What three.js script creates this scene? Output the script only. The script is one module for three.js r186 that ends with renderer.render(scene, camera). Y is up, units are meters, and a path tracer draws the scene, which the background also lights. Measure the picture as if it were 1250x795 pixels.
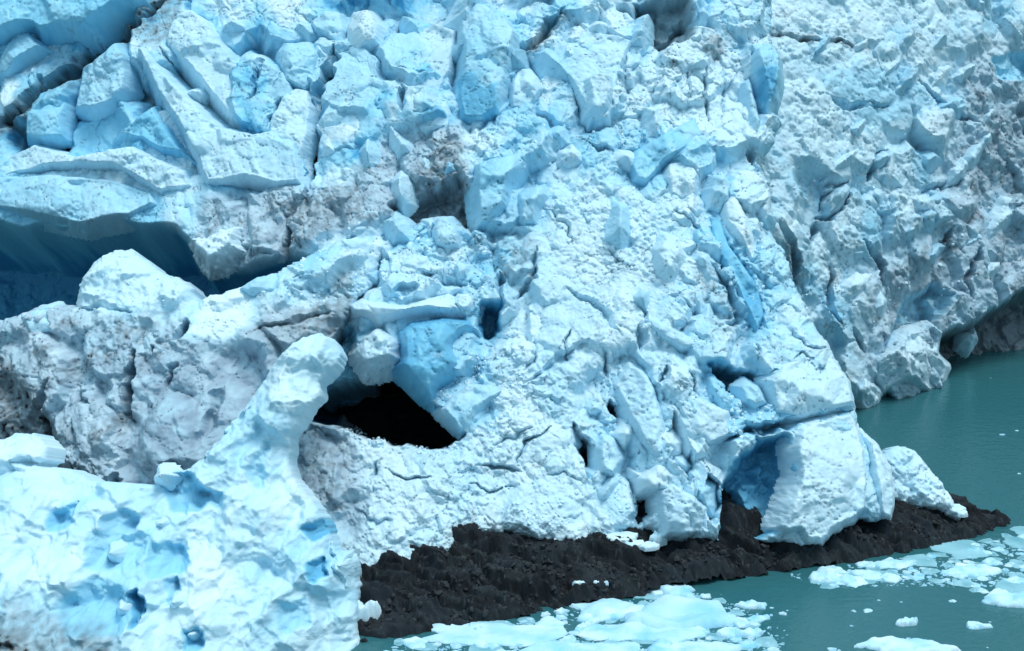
import * as THREE from 'three';
import { mergeGeometries, mergeVertices } from 'three/addons/utils/BufferGeometryUtils.js';

// ---------------------------------------------------------------- camera, sky, sun, exposure
const EYE = 40, PITCH = 14 * Math.PI / 180, FOV = 20;
const scene = new THREE.Scene();
const camera = new THREE.PerspectiveCamera(FOV, 1250 / 795, 0.5, 2000);
camera.position.set(0, EYE, 0);
camera.lookAt(0, EYE - Math.sin(PITCH) * 100, -Math.cos(PITCH) * 100);

const renderer = new THREE.WebGLRenderer({ antialias: true });
renderer.toneMapping = THREE.LinearToneMapping;
renderer.toneMappingExposure = 1.1;
renderer.shadowMap.enabled = true;

{ // even overcast: brighter overhead than near the horizon
  const w = 64, h = 32, px = new Float32Array(w * h * 4);
  for (let j = 0; j < h; j++) for (let i = 0; i < w; i++) {
    const el = Math.sin(((j + 0.5) / h - 0.5) * Math.PI);
    const L = el > 0 ? 0.3 + 0.62 * el : 0.3 + 0.2 * el;
    px.set([L * 0.66, L * 0.985, L * 1.17, 1], (j * w + i) * 4);
  }
  const sky = new THREE.DataTexture(px, w, h, THREE.RGBAFormat, THREE.FloatType);
  sky.mapping = THREE.EquirectangularReflectionMapping;
  sky.magFilter = sky.minFilter = THREE.LinearFilter;
  sky.needsUpdate = true;
  scene.background = sky; scene.environment = sky;
}
const sun = new THREE.DirectionalLight(0xfffcf8, 2.0);
sun.position.set(26, 96, -104);
sun.target.position.set(0, 10, -118);
sun.castShadow = true; sun.shadow.radius = 45;
sun.shadow.mapSize.set(2048, 2048);
Object.assign(sun.shadow.camera, { left: -60, right: 60, top: 60, bottom: -60, near: 1, far: 260 });
scene.add(sun, sun.target);

// ---------------------------------------------------------------- numbers
const sat = (x) => x < 0 ? 0 : x > 1 ? 1 : x;
const mix = (a, b, t) => a + (b - a) * t;
const sstep = (a, b, x) => { const t = sat((x - a) / (b - a)); return t * t * (3 - 2 * t); };
function hash(i, j, k) {
  let h = Math.imul(i | 0, 374761393) ^ Math.imul(j | 0, 668265263) ^ Math.imul(k | 0, 2147483647 - 1013);
  h = Math.imul(h ^ (h >>> 13), 1274126177); h ^= h >>> 16;
  h = Math.imul(h, 2246822519); h ^= h >>> 13;
  return (h >>> 0) / 4294967296;
}
function noise(x, y, k) {
  const i = Math.floor(x), j = Math.floor(y), fx = x - i, fy = y - j;
  const u = fx * fx * fx * (fx * (fx * 6 - 15) + 10), v = fy * fy * fy * (fy * (fy * 6 - 15) + 10);
  const g = (a, b, dx, dy) => { const t = hash(a, b, k) * 6.2831853; return Math.cos(t) * dx + Math.sin(t) * dy; };
  return 1.4 * mix(mix(g(i, j, fx, fy), g(i + 1, j, fx - 1, fy), u), mix(g(i, j + 1, fx, fy - 1), g(i + 1, j + 1, fx - 1, fy - 1), u), v);
}
function fbm(x, y, k, n = 4) { let a = 0.5, s = 0; for (let o = 0; o < n; o++) { s += a * noise(x, y, k + o * 17); x = x * 2.03 + 3.1; y = y * 2.03 - 1.7; a *= 0.5; } return s; }
function rng(seed) { let a = seed | 0; return () => { a = (a + 0x6D2B79F5) | 0; let t = Math.imul(a ^ (a >>> 15), 1 | a); t = (t + Math.imul(t ^ (t >>> 7), 61 | t)) ^ t; return ((t ^ (t >>> 14)) >>> 0) / 4294967296; }; }
// jumbled, tilted, flat-topped blocks: the highest of the neighbouring blocks wins
const FR = { h: 0, id: 0, rim: 0 };
function blocks(u, v, s, k, steep = 4.5) {
  const x = u / s, y = v / s, ci = Math.floor(x), cj = Math.floor(y);
  let best = -9, second = -9, id = 0;
  for (let j = cj - 1; j <= cj + 1; j++) for (let i = ci - 1; i <= ci + 1; i++) {
    const a = hash(i, j, k), b = hash(i, j, k + 1), c = hash(i, j, k + 2), d = hash(i, j, k + 3), e = hash(i, j, k + 4);
    const dx = x - i - 0.15 - 0.7 * a, dy = y - j - 0.15 - 0.7 * b;
    const t = c * 3.1416, cs = Math.cos(t), sn = Math.sin(t);
    const p = Math.abs(cs * dx + sn * dy), q = Math.abs(-sn * dx + cs * dy) * (0.75 + 0.6 * e);
    const box = Math.max(p, q, (p + q) * 0.78);
    const g = (d - 0.5) * 1.5, f = (hash(i, j, k + 5) - 0.62) * 1.3;
    const hh = (e - 0.5) * 0.55 + g * dx + f * dy - steep * Math.max(0, box - 0.3 - 0.28 * d);
    if (hh > best) { second = best; best = hh; id = a * 7.13 + e; } else if (hh > second) second = hh;
  }
  FR.h = Math.max(best, -0.75) * s; FR.id = id - Math.floor(id); FR.rim = (best - second);
  return FR;
}

// ---------------------------------------------------------------- places
const FOC = 397.5 / Math.tan(FOV * Math.PI / 360), SP = Math.sin(PITCH), CP = Math.cos(PITCH);
const drop = (py) => SP + CP * (py - 397.5) / FOC;
const far = (py, h = 0) => (EYE - h) / drop(py);          // distance to a point of that height
function P(px, py, d) {
  const x = (px - 625) / FOC, y = (397.5 - py) / FOC;
  return new THREE.Vector3(x * d, EYE + d * (y * CP - SP), -d * (CP + y * SP));
}
function frame(deg) { // a slanting reference plane: u to the right, v up the slope, n out of the ice
  const a = deg * Math.PI / 180;
  return { U: new THREE.Vector3(1, 0, 0), V: new THREE.Vector3(0, Math.cos(a), -Math.sin(a)), N: new THREE.Vector3(0, Math.sin(a), Math.cos(a)) };
}
const FACE = frame(20), GROUND = frame(90);
function spline(pts) { // thin-plate spline through [x, y, z]
  const n = pts.length, m = n + 3, A = [];
  const ker = (dx, dy) => { const r = dx * dx + dy * dy; return r < 1e-9 ? 0 : r * Math.log(r); };
  for (let i = 0; i < n; i++) { const r = new Float64Array(m + 1); for (let j = 0; j < n; j++) r[j] = ker(pts[i][0] - pts[j][0], pts[i][1] - pts[j][1]); r[i] += 0.02 * 100; r[n] = 1; r[n + 1] = pts[i][0]; r[n + 2] = pts[i][1]; r[m] = pts[i][2]; A.push(r); }
  for (let k = 0; k < 3; k++) { const r = new Float64Array(m + 1); for (let j = 0; j < n; j++) r[j] = k ? pts[j][k - 1] : 1; A.push(r); }
  for (let c = 0; c < m; c++) {
    let p = c; for (let r = c + 1; r < m; r++) if (Math.abs(A[r][c]) > Math.abs(A[p][c])) p = r;
    [A[c], A[p]] = [A[p], A[c]];
    for (let r = 0; r < m; r++) if (r !== c) { const f = A[r][c] / A[c][c]; if (f) for (let q = c; q <= m; q++) A[r][q] -= f * A[c][q]; }
  }
  const w = A.map((r, i) => r[m] / r[i]);
  return (x, y) => { let s = w[n] + w[n + 1] * x + w[n + 2] * y; for (let j = 0; j < n; j++) s += w[j] * ker(x - pts[j][0], y - pts[j][1]); return s; };
}
function polySD(poly) { // signed distance, positive inside
  const n = poly.length; let x0 = 1e9, x1 = -1e9, y0 = 1e9, y1 = -1e9;
  for (const [x, y] of poly) { x0 = Math.min(x0, x); x1 = Math.max(x1, x); y0 = Math.min(y0, y); y1 = Math.max(y1, y); }
  const f = (x, y) => {
    let d = 1e18, inside = false;
    for (let i = 0, j = n - 1; i < n; j = i++) {
      const ax = poly[j][0], ay = poly[j][1], ex = poly[i][0] - ax, ey = poly[i][1] - ay;
      const t = sat(((x - ax) * ex + (y - ay) * ey) / (ex * ex + ey * ey + 1e-12));
      const qx = x - ax - ex * t, qy = y - ay - ey * t; d = Math.min(d, qx * qx + qy * qy);
      if ((poly[i][1] > y) !== (ay > y) && x < ex * (y - poly[i][1]) / ey + poly[i][0]) inside = !inside;
    }
    return inside ? Math.sqrt(d) : -Math.sqrt(d);
  };
  f.box = [x0, y0, x1, y1];
  return f;
}
function lineD(pts) { // distance to a line; f.end falls from 1 to 0 towards its two ends
  let x0 = 1e9, x1 = -1e9, y0 = 1e9, y1 = -1e9, len = 0; const at = [0];
  for (const [x, y] of pts) { x0 = Math.min(x0, x); x1 = Math.max(x1, x); y0 = Math.min(y0, y); y1 = Math.max(y1, y); }
  for (let i = 1; i < pts.length; i++) at.push(len += Math.hypot(pts[i][0] - pts[i - 1][0], pts[i][1] - pts[i - 1][1]));
  const f = (x, y) => {
    let d = 1e18, s = 0;
    for (let i = 1; i < pts.length; i++) {
      const ax = pts[i - 1][0], ay = pts[i - 1][1], ex = pts[i][0] - ax, ey = pts[i][1] - ay;
      const t = sat(((x - ax) * ex + (y - ay) * ey) / (ex * ex + ey * ey + 1e-12));
      const qx = x - ax - ex * t, qy = y - ay - ey * t, q = qx * qx + qy * qy; if (q < d) { d = q; s = mix(at[i - 1], at[i], t) / len; }
    }
    f.end = sat(4.5 * s * (1 - s));
    return Math.sqrt(d);
  };
  f.box = [x0, y0, x1, y1];
  return f;
}
// A body of ice or rock: where its surface runs (spots seen from the boat with their distances), in metres on a reference plane.
function body(F, spots) {
  const dist = spline(spots.map(([x, y, d]) => [x / 100, y / 100, d]));
  const toUV = (px, py, d) => { const p = P(px, py, d ?? dist(px / 100, py / 100)); return [p.dot(F.U), p.dot(F.V), p.dot(F.N)]; };
  const w = spline(spots.map(([x, y, d]) => { const q = toUV(x, y, d); return [q[0] / 10, q[1] / 10, q[2]]; }));
  return { F, toUV, base: (u, v) => w(u / 10, v / 10), poly: (ps) => polySD(ps.map(([x, y]) => toUV(x, y))), line: (ps) => lineD(ps.map(([x, y]) => toUV(x, y))) };
}
const near = (f, u, v, m) => u > f.box[0] - m && u < f.box[2] + m && v > f.box[1] - m && v < f.box[3] + m;

// ---------------------------------------------------------------- materials
function grainTexture(size, fn) {
  const d = new Uint8Array(size * size * 4);
  for (let j = 0; j < size; j++) for (let i = 0; i < size; i++) { const g = Math.round(255 * sat(fn(i, j))); d.set([g, g, g, 255], (j * size + i) * 4); }
  const t = new THREE.DataTexture(d, size, size); t.wrapS = t.wrapT = THREE.RepeatWrapping; t.magFilter = THREE.LinearFilter; t.minFilter = THREE.LinearMipmapLinearFilter; t.generateMipmaps = true; t.needsUpdate = true;
  return t;
}
const wrapN = (i, j, s, n, k) => { // tiling noise: n cells across s pixels
  const x = i / s * n, y = j / s * n, a = Math.floor(x), b = Math.floor(y), fx = x - a, fy = y - b, u = fx * fx * (3 - 2 * fx), v = fy * fy * (3 - 2 * fy);
  const h = (p, q) => hash(((p % n) + n) % n, ((q % n) + n) % n, k);
  return mix(mix(h(a, b), h(a + 1, b), u), mix(h(a, b + 1), h(a + 1, b + 1), u), v);
};
const crumb = grainTexture(512, (i, j) => 0.35 * wrapN(i, j, 512, 12, 1) + 0.3 * wrapN(i, j, 512, 29, 2) + 0.22 * wrapN(i, j, 512, 61, 3) + 0.13 * wrapN(i, j, 512, 127, 4));
const iceMat = new THREE.MeshPhysicalMaterial({ color: 0xffffff, vertexColors: true, roughness: 0.55, ior: 1.31, bumpMap: crumb, bumpScale: 0.04 });
const clearIceMat = new THREE.MeshPhysicalMaterial({ color: 0xffffff, vertexColors: true, roughness: 0.36, ior: 1.31, bumpMap: crumb, bumpScale: 0.015 });
const rockMat = new THREE.MeshPhysicalMaterial({ color: 0xffffff, vertexColors: true, roughness: 0.8, specularIntensity: 0.45, bumpMap: crumb, bumpScale: 0.07 });
// base colours, linear; deep blue also carries the shade of the hollows
const WHITE = [0.67, 0.855, 0.935], BLUE = [0.22, 0.60, 0.81], DEEP = [0.05, 0.31, 0.55], DUST = [0.29, 0.395, 0.49], SILT_SHADE = [0.115, 0.13, 0.145], ROCK = [0.0085, 0.012, 0.0155];

// ---------------------------------------------------------------- meshing a body
// height(u, v, sd) returns metres out of the plane; paint(u, v, h, out) the base colour
function skin(B, outlinePx, step, o) {
  const { F } = B, sdf = o.sdf ?? B.poly(outlinePx), m = o.margin ?? 0;
  const [x0, y0, x1, y1] = sdf.box, nu = Math.ceil((x1 - x0 + 2 * m) / step) + 2, nv = Math.ceil((y1 - y0 + 2 * m) / step) + 2;
  const U = new Float64Array(nu * nv), V = new Float64Array(nu * nv), S = new Float64Array(nu * nv);
  const rag = o.ragged ?? 0.25, k = o.seed ?? 1;
  const sd = (u, v) => sdf(u, v) + rag * (fbm(u * 0.9, v * 0.9, k + 300, 4) * 1.1 + 0.25 * noise(u * 4.1, v * 4.1, k + 77));
  for (let j = 0; j < nv; j++) for (let i = 0; i < nu; i++) { const q = j * nu + i; U[q] = x0 - m - step + i * step; V[q] = y0 - m - step + j * step; S[q] = sd(U[q], V[q]); }
  const keep = new Uint8Array(nu * nv);
  const cells = [];
  for (let j = 0; j < nv - 1; j++) for (let i = 0; i < nu - 1; i++) {
    const a = j * nu + i, b = a + 1, c = a + nu, d = c + 1;
    if (Math.max(S[a], S[b], S[c], S[d]) > -m) { cells.push(a); keep[a] = keep[b] = keep[c] = keep[d] = 1; }
  }
  const map = new Int32Array(nu * nv).fill(-1), pos = [], col = [], uv = [], hs = []; let n = 0; const out = [0, 0, 0];
  const gap = 6, gw = Math.ceil(nu / gap) + 2, gh = Math.ceil(nv / gap) + 2, coarse = new Float64Array(gw * gh);
  for (let j = 0; j < gh; j++) for (let i = 0; i < gw; i++) coarse[j * gw + i] = B.base(x0 - m - step + i * gap * step, y0 - m - step + j * gap * step);
  const base = (u, v) => { const x = Math.max(0, (u - x0 + m + step) / step / gap), y = Math.max(0, (v - y0 + m + step) / step / gap), i = Math.min(gw - 2, x | 0), j = Math.min(gh - 2, y | 0), fx = x - i, fy = y - j, q = j * gw + i; return mix(mix(coarse[q], coarse[q + 1], fx), mix(coarse[q + gw], coarse[q + gw + 1], fx), fy); };
  for (let q = 0; q < nu * nv; q++) if (keep[q]) {
    let u = U[q], v = V[q], s = S[q];
    if (m === 0 && s < 0) { // pull the rim onto the outline
      const e = step * 0.5, gx = (sd(u + e, v) - sd(u - e, v)) / (2 * e), gy = (sd(u, v + e) - sd(u, v - e)) / (2 * e), gl = Math.max(0.25, gx * gx + gy * gy), mv = Math.min(1.5 * step, -s / Math.sqrt(gl));
      u += gx / Math.sqrt(gl) * mv; v += gy / Math.sqrt(gl) * mv; s = 0;
    }
    const b = base(u, v);
    const w = b + o.height(u, v, s, out);
    o.paint(u, v, w - b, out, s);
    pos.push(F.U.x * u + F.V.x * v + F.N.x * w, F.U.y * u + F.V.y * v + F.N.y * w, F.U.z * u + F.V.z * v + F.N.z * w);
    col.push(out[0], out[1], out[2]); uv.push(u / 1.6, v / 1.6); map[q] = n++;
  }
  const idx = [], edge = new Map();
  const tri = (a, b, c) => { idx.push(a, b, c); };
  for (const a of cells) {
    const A = map[a], Bq = map[a + 1], C = map[a + nu], D = map[a + nu + 1];
    if ((a + ((a / nu) | 0)) & 1) { tri(A, Bq, D); tri(A, D, C); } else { tri(A, Bq, C); tri(Bq, D, C); }
  }
  if (o.skirt) { // carry the rim back into the body so that it has thickness
    const key = (a, b) => a < b ? a * 4194304 + b : b * 4194304 + a, cnt = new Map();
    for (let t = 0; t < idx.length; t += 3) for (let e = 0; e < 3; e++) { const a = idx[t + e], b = idx[t + (e + 1) % 3], kk = key(a, b); if (cnt.has(kk)) cnt.delete(kk); else cnt.set(kk, [a, b]); }
    const back = new Map();
    const bk = (a) => { if (!back.has(a)) { back.set(a, n++); pos.push(pos[a * 3] - F.N.x * o.skirt, pos[a * 3 + 1] - F.N.y * o.skirt, pos[a * 3 + 2] - F.N.z * o.skirt); col.push(col[a * 3], col[a * 3 + 1], col[a * 3 + 2]); uv.push(uv[a * 2] + o.skirt, uv[a * 2 + 1]); } return back.get(a); };
    for (const [a, b] of cnt.values()) { const A = bk(a), C = bk(b); tri(b, a, A); tri(b, A, C); }
  }
  const g = new THREE.BufferGeometry();
  g.setAttribute('position', new THREE.Float32BufferAttribute(pos, 3));
  g.setAttribute('color', new THREE.Float32BufferAttribute(col, 3));
  g.setAttribute('uv', new THREE.Float32BufferAttribute(uv, 2));
  g.setIndex(idx); g.computeVertexNormals();
  return g;
}
const used = {};
function numbered(n) { used[n] = (used[n] ?? -1) + 1; return used[n] ? `${n}_${String(used[n]).padStart(3, '0')}` : n; }
function thing(name, label, category, group) { const o = new THREE.Group(); o.name = numbered(name); scene.add(o); o.userData = { label, category }; if (group) o.userData.group = group; return o; }
function part(name, geo, mat, parent) {
  const o = new THREE.Mesh(geo, mat); o.castShadow = o.receiveShadow = true; o.name = parent === scene ? numbered(name) : name; parent.add(o); return o;
}
function tag(o, label, category, group, kind) { Object.assign(o.userData, { label, category }); if (group) o.userData.group = group; if (kind) o.userData.kind = kind; return o; }
const tint = (out, c, t) => { out[0] = mix(out[0], c[0], t); out[1] = mix(out[1], c[1], t); out[2] = mix(out[2], c[2], t); };

// how broken ice looks in a region: sizes and heights of the blocks, roughness, how much of it is clear blue ice, how silty
const LOOK = {
  facet: { s: [6.5, 2.9, 1.0], a: [0.5, 0.26, 0.1], rough: 0.07, blue: 0.72, siltShade: 0.02, dust: 0.05, turn: 0.4, tall: 1.25 },
  jumble: { s: [3.4, 1.4, 0.6], a: [0.5, 0.4, 0.26], rough: 0.12, blue: 0.44, siltShade: 0.02, dust: 0.06, turn: -0.5, tall: 1.15 },
  apron: { s: [3.6, 1.5, 0.6], a: [0.16, 0.22, 0.26], rough: 0.16, blue: 0.14, siltShade: 0.04, dust: 0.08, turn: 0.5, tall: 1.1 },
  columns: { s: [2.9, 1.15, 0.5], a: [0.75, 0.45, 0.3], rough: 0.1, blue: 0.28, siltShade: 0.03, dust: 0.05, turn: 0.2, tall: 1.9 },
  crumbly: { s: [4.4, 1.3, 0.45], a: [0.5, 0.34, 0.3], rough: 0.07, blue: 0.42, siltShade: 0.1, dust: 0.14, turn: 0.5, tall: 1.2 },
  silty: { s: [3.4, 1.3, 0.5], a: [0.4, 0.4, 0.34], rough: 0.2, blue: 0.16, siltShade: 0.26, dust: 0.78, turn: 0.5, tall: 1.4 },
  veiled: { s: [4.6, 1.7, 0.6], a: [0.3, 0.2, 0.16], rough: 0.12, blue: 0.22, siltShade: 0.14, dust: 1, turn: 0.6, tall: 1.5 },
  worn: { s: [4.4, 1.9, 0.8], a: [0.3, 0.14, 0.08], rough: 0.14, cups: 0.55, blue: 0.3, siltShade: 0.0, dust: 0, turn: -0.3, tall: 1.15 },
  smooth: { s: [4, 1.5, 0.6], a: [0.16, 0.12, 0.09], rough: 0.07, blue: 0.35, siltShade: 0.02, dust: 0.05, turn: 0.3, tall: 1.1, fine: 0.7 },
};
function cups(u, v, s, k) { // melt scallops: shallow bowls that meet in sharp crests
  const x = u / s, y = v / s, ci = Math.floor(x), cj = Math.floor(y); let d1 = 9;
  for (let j = cj - 1; j <= cj + 1; j++) for (let i = ci - 1; i <= ci + 1; i++) { const dx = x - i - hash(i, j, k), dy = y - j - hash(i, j, k + 1); d1 = Math.min(d1, (dx * dx + dy * dy) * (0.7 + 0.8 * hash(i, j, k + 2))); }
  return Math.min(d1, 0.9) * s;
}
const BR = { h: 0, b: 0, d: 0, g: 0 };
function broken(L, u, v, k) {
  const wu = u + 0.35 * noise(u * 0.7, v * 0.7, k + 5) + 0.12 * noise(u * 2.3, v * 2.3, k + 6), wv = v + 0.35 * noise(u * 0.7 + 9, v * 0.7, k + 7) + 0.12 * noise(u * 2.3, v * 2.3 + 5, k + 8);
  const c = Math.cos(L.turn), s = Math.sin(L.turn), x = c * wu + s * wv, y = (-s * wu + c * wv) / L.tall;
  const rub = L.cups ? 1 : sstep(-0.14, 0.2, fbm(u * 0.17 + 2, v * 0.17, k + 36, 4)), big = mix(1.35, 0.75, rub), fin = mix(0.3, 1.25, rub);
  blocks(x, y, L.s[0], k + 10); let h = big * L.a[0] * FR.h, b = (FR.id < L.blue ? 1.1 : 0.35) * FR.id * 0.9;
  blocks(x + 0.2 * FR.h, y + 31, L.s[1], k + 20); h += mix(0.55, 1.1, rub) * L.a[1] * FR.h; if (!L.cups && FR.rim < 0.09) h -= 0.16 * (1 - FR.rim / 0.09); b += L.blue * (FR.id - 0.4) * 0.9;
  blocks(x + 17, y, L.s[2], k + 30); h += fin * L.a[2] * FR.h; b += L.blue * (FR.id - 0.5) * 0.7; if (!L.cups && FR.rim < 0.12) h -= 0.1 * fin * (1 - FR.rim / 0.12);
  if (!L.cups) { blocks(x + 5, y + 3, L.s[2] * 0.5, k + 35, 5); h += mix(0.06, 0.32, rub) * (L.fine ?? 1) * FR.h; }
  if (L.cups) h += L.cups * (cups(x, y * 1.2, 2.1, k + 50) + 0.9 * cups(x + 3, y, 0.95, k + 53) + 0.8 * cups(x + 7, y, 0.45, k + 56) - 0.8);
  const f = fbm(u * 1.1, v * 1.1, k + 40, 5);
  h += L.rough * f * 1.5 + L.rough * 0.5 * Math.abs(noise(u * 3.3, v * 3.3, k + 46));
  BR.h = h; BR.b = sat(0.55 * b + L.blue * (0.35 + 1.8 * fbm(u * 0.23, v * 0.23, k + 43, 4)));
  const dn = fbm(x * 0.45 + 4, y * 0.9, k + 60, 5) + 0.35 * noise(x * 5, y * 5, k + 66);
  BR.d = sat((dn - 0.42 + L.siltShade * 1.3) * 2.2) * (L.siltShade > 0 ? 1 : 0);
  // thin wandering seams of grit, here and there
  const zone = fbm(u * 0.14 + 5, v * 0.14, k + 62, 3) + L.siltShade * 0.6;
  if (L.siltShade > 0 && zone > 0) { const n1 = Math.abs(noise(x * 0.42 + 0.4 * noise(x * 2, y * 2, k + 64), y * 0.8 + 0.3 * noise(x * 2.2, y * 2.2, k + 65), k + 63)); const wd = 0.014 + 0.02 * sat(zone * 2), se = sat(1 - n1 / wd); if (se > 0) { BR.d = Math.max(BR.d, sat(se * 1.4) * sat(zone * 6) * (0.55 + 0.5 * noise(u * 3, v * 3, k + 67))); BR.h -= 0.14 * se * sat(zone * 6); } }
  BR.g = L.dust * sat(0.75 + 0.9 * fbm(x * 0.9, y * 1.6, k + 68, 5));
  return BR;
}
// ---------------------------------------------------------------- a body of ice with regions, hollows, ridges, cracks and stained patches
function iceBody(B, o) {
  const regions = (o.regions ?? []).map((r) => ({ L: LOOK[r.look], f: B.poly(r.p), soft: r.soft ?? 1.2 }));
  const forms = (o.forms ?? []).map((r) => ({ ...r, f: B.poly(r.p), e: r.e ?? 0.5 }));
  const cracks = (o.cracks ?? []).map((r) => ({ ...r, f: B.line(r.l) }));
  const stains = (o.stains ?? []).map((r) => ({ ...r, f: r.l ? B.line(r.l) : B.poly(r.p) }));
  const k = o.seed, R = o.round ?? 0;
  let cb = 0, cd = 0, cg = 0;
  return {
    seed: k,
    height(u, v, s) {
      let h, b, d; broken(LOOK[o.look], u, v, k); h = BR.h; b = BR.b; d = BR.d; cg = BR.g;
      const ju = u + 0.45 * fbm(u * 0.9, v * 0.9, k + 90, 4), jv = v + 0.45 * fbm(u * 0.9 + 7, v * 0.9, k + 93, 4);
      for (let i = 0; i < regions.length; i++) { const r = regions[i]; if (!near(r.f, u, v, r.soft)) continue; const t = sstep(-r.soft, r.soft, r.f(ju, jv)); if (t > 0) { broken(r.L, u, v, k + 101 * (i + 1)); h = mix(h, BR.h, t); b = mix(b, BR.b, t); d = mix(d, BR.d, t); cg = mix(cg, BR.g, t); } }
      for (const r of forms) if (near(r.f, u, v, r.e)) { const t = sstep(-r.e, r.e, r.f(r.crisp ? u + 0.5 * noise(u * 0.35, v * 0.35, k + 97) : ju, r.crisp ? v + 0.45 * noise(u * 0.4, v * 0.2, k + 98) : jv)); if (t > 0) { if (r.flat) h *= 1 - sat(t * 4) * r.flat; h += t * (r.h + (r.tilt ? r.tilt[0] * (u - (r.f.box[0] + r.f.box[2]) / 2) + r.tilt[1] * (v - (r.f.box[1] + r.f.box[3]) / 2) : 0)); const t2 = sat(t * 5); if (r.blue !== undefined) { b = mix(b, r.blue, t2); d *= 1 - t2; cg *= 1 - t2; } if (r.siltShade !== undefined) d = mix(d, r.siltShade, t2); } }
      for (const r of cracks) if (near(r.f, u, v, r.w * 2)) { const x0 = r.f(ju, jv), te = 0.15 + 0.85 * r.f.end, x = x0 / (r.w * 0.75 * te * (0.5 + 1.0 * (0.5 + noise(u * 0.9, v * 0.9, k + 71)))); if (x < 1) h -= r.d * 1.3 * te * Math.pow(1 - x, 0.8); }
      for (const r of stains) if (near(r.f, u, v, r.w ?? 1)) {
        const e = r.w ?? 0.5, q = r.l ? r.w - r.f(ju, jv) : r.f(ju, jv), t = sstep(-0.6 * e, 0.6 * e, q + 0.8 * e * fbm(u * 1.3, v * 1.3, k + 81, 4));
        if (t > 0) { if (r.blue !== undefined) b = mix(b, r.blue, t); if (r.siltShade === 0) cg *= 1 - t; if (r.siltShade !== undefined) d = mix(d, sat(r.siltShade + 0.9 * fbm(u * 2.1, v * 2.1, k + 85, 4) * (r.siltShade > 0 && r.siltShade < 1 ? 1 : 0)), t); }
      }
      if (R) { const t = sat(s / R); h -= R * (o.roll ?? 1) * (1 - Math.sqrt(sat(1 - (1 - t) * (1 - t)))); }
      cb = sat(b); cd = sat(d);
      return h;
    },
    paint(u, v, h, out) {
      out[0] = WHITE[0]; out[1] = WHITE[1]; out[2] = WHITE[2];
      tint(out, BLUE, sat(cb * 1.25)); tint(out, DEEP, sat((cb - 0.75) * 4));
      tint(out, DUST, cg); tint(out, SILT_SHADE, cd * 0.85);
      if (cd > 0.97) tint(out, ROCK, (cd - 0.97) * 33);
      const g = 1 + 0.05 * noise(u * 2.7, v * 2.7, k + 95); out[0] *= g; out[1] *= g; out[2] *= g;
    },
  };
}
// one block of ice standing out of a body
function iceBlock(B, parent, name, p, o = {}) {
  const k = o.seed ?? (p[0][0] * 31 + p[0][1] * 17) | 0, L = LOOK[o.look ?? 'smooth'], H = o.h ?? 1.8, sdf = B.poly(p);
  const [x0, y0, x1, y1] = sdf.box, cu = (x0 + x1) / 2, cv = (y0 + y1) / 2, tilt = o.tilt ?? [0, 0]; let cb = 0, cd = 0, cg = 0;
  const faces = o.faces ? o.faces.map((f) => ({ ...f, f: B.poly(f.p) })) : [];
  const rr = rng(k * 7 + 3), hu = (x1 - x0) / 2, hv = (y1 - y0) / 2, small = Math.min(hu, hv), planes = [];
  const nP = 4 + Math.floor(rr() * 4), a0 = rr() * 6.283;
  for (let i = 0; i < nP; i++) { const a = a0 + (i + 0.7 * rr()) / nP * 6.283, q = (0.12 + 0.4 * rr()), sl = (o.cut ?? 0.8) * (0.35 + 0.9 * rr()) * H / small; planes.push([Math.cos(a), Math.sin(a), q, sl]); }
  const g = skin(B, p, o.step ?? 0.085, {
    sdf, margin: 0.35, ragged: o.ragged ?? 0.12, seed: k,
    height(u, v, s) {
      broken(L, u, v, k); cb = o.blue !== undefined ? sat(o.blue + 0.4 * (BR.b - 0.25)) : BR.b; cd = sat(BR.d + (o.siltShade ?? 0)); cg = BR.g;
      const wu = u - cu + 0.2 * fbm(u * 0.8, v * 0.8, k + 4, 3), wv = v - cv + 0.2 * fbm(u * 0.8, v * 0.8, k + 8, 3);
      let t = Math.min(H, s >= 0 ? (o.steep ?? 4.2) * s : s * 4.2);
      const px = wu / hu * small, py = wv / hv * small;
      for (const [cx, cy, q, sl] of planes) t = Math.min(t, H - sl * (cx * px + cy * py - q * small));
      for (const f of faces) { const q = sstep(-0.25, 0.25, f.f(u, v) + 0.3 * fbm(u, v, k + 12, 4)); cb = mix(cb, f.blue, q); }
      return (o.sink ?? -0.95) + t + (BR.h * (o.amp ?? 1) + tilt[0] * (u - cu) + tilt[1] * (v - cv)) * sat(0.3 + s);
    },
    paint(u, v, h, out) {
      out[0] = WHITE[0]; out[1] = WHITE[1]; out[2] = WHITE[2];
      tint(out, BLUE, sat(cb * 1.25)); tint(out, DEEP, sat((cb - 0.75) * 4)); tint(out, DUST, cg); tint(out, SILT_SHADE, cd * 0.85);
      const gr = 1 + 0.05 * noise(u * 2.7, v * 2.7, k + 95); out[0] *= gr; out[1] *= gr; out[2] *= gr;
    },
  });
  const mesh = part(name, g, (o.blue ?? 0) > 0.5 ? clearIceMat : iceMat, parent);
  if (o.label) mesh.userData.label = o.label;
  return mesh;
}
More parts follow.
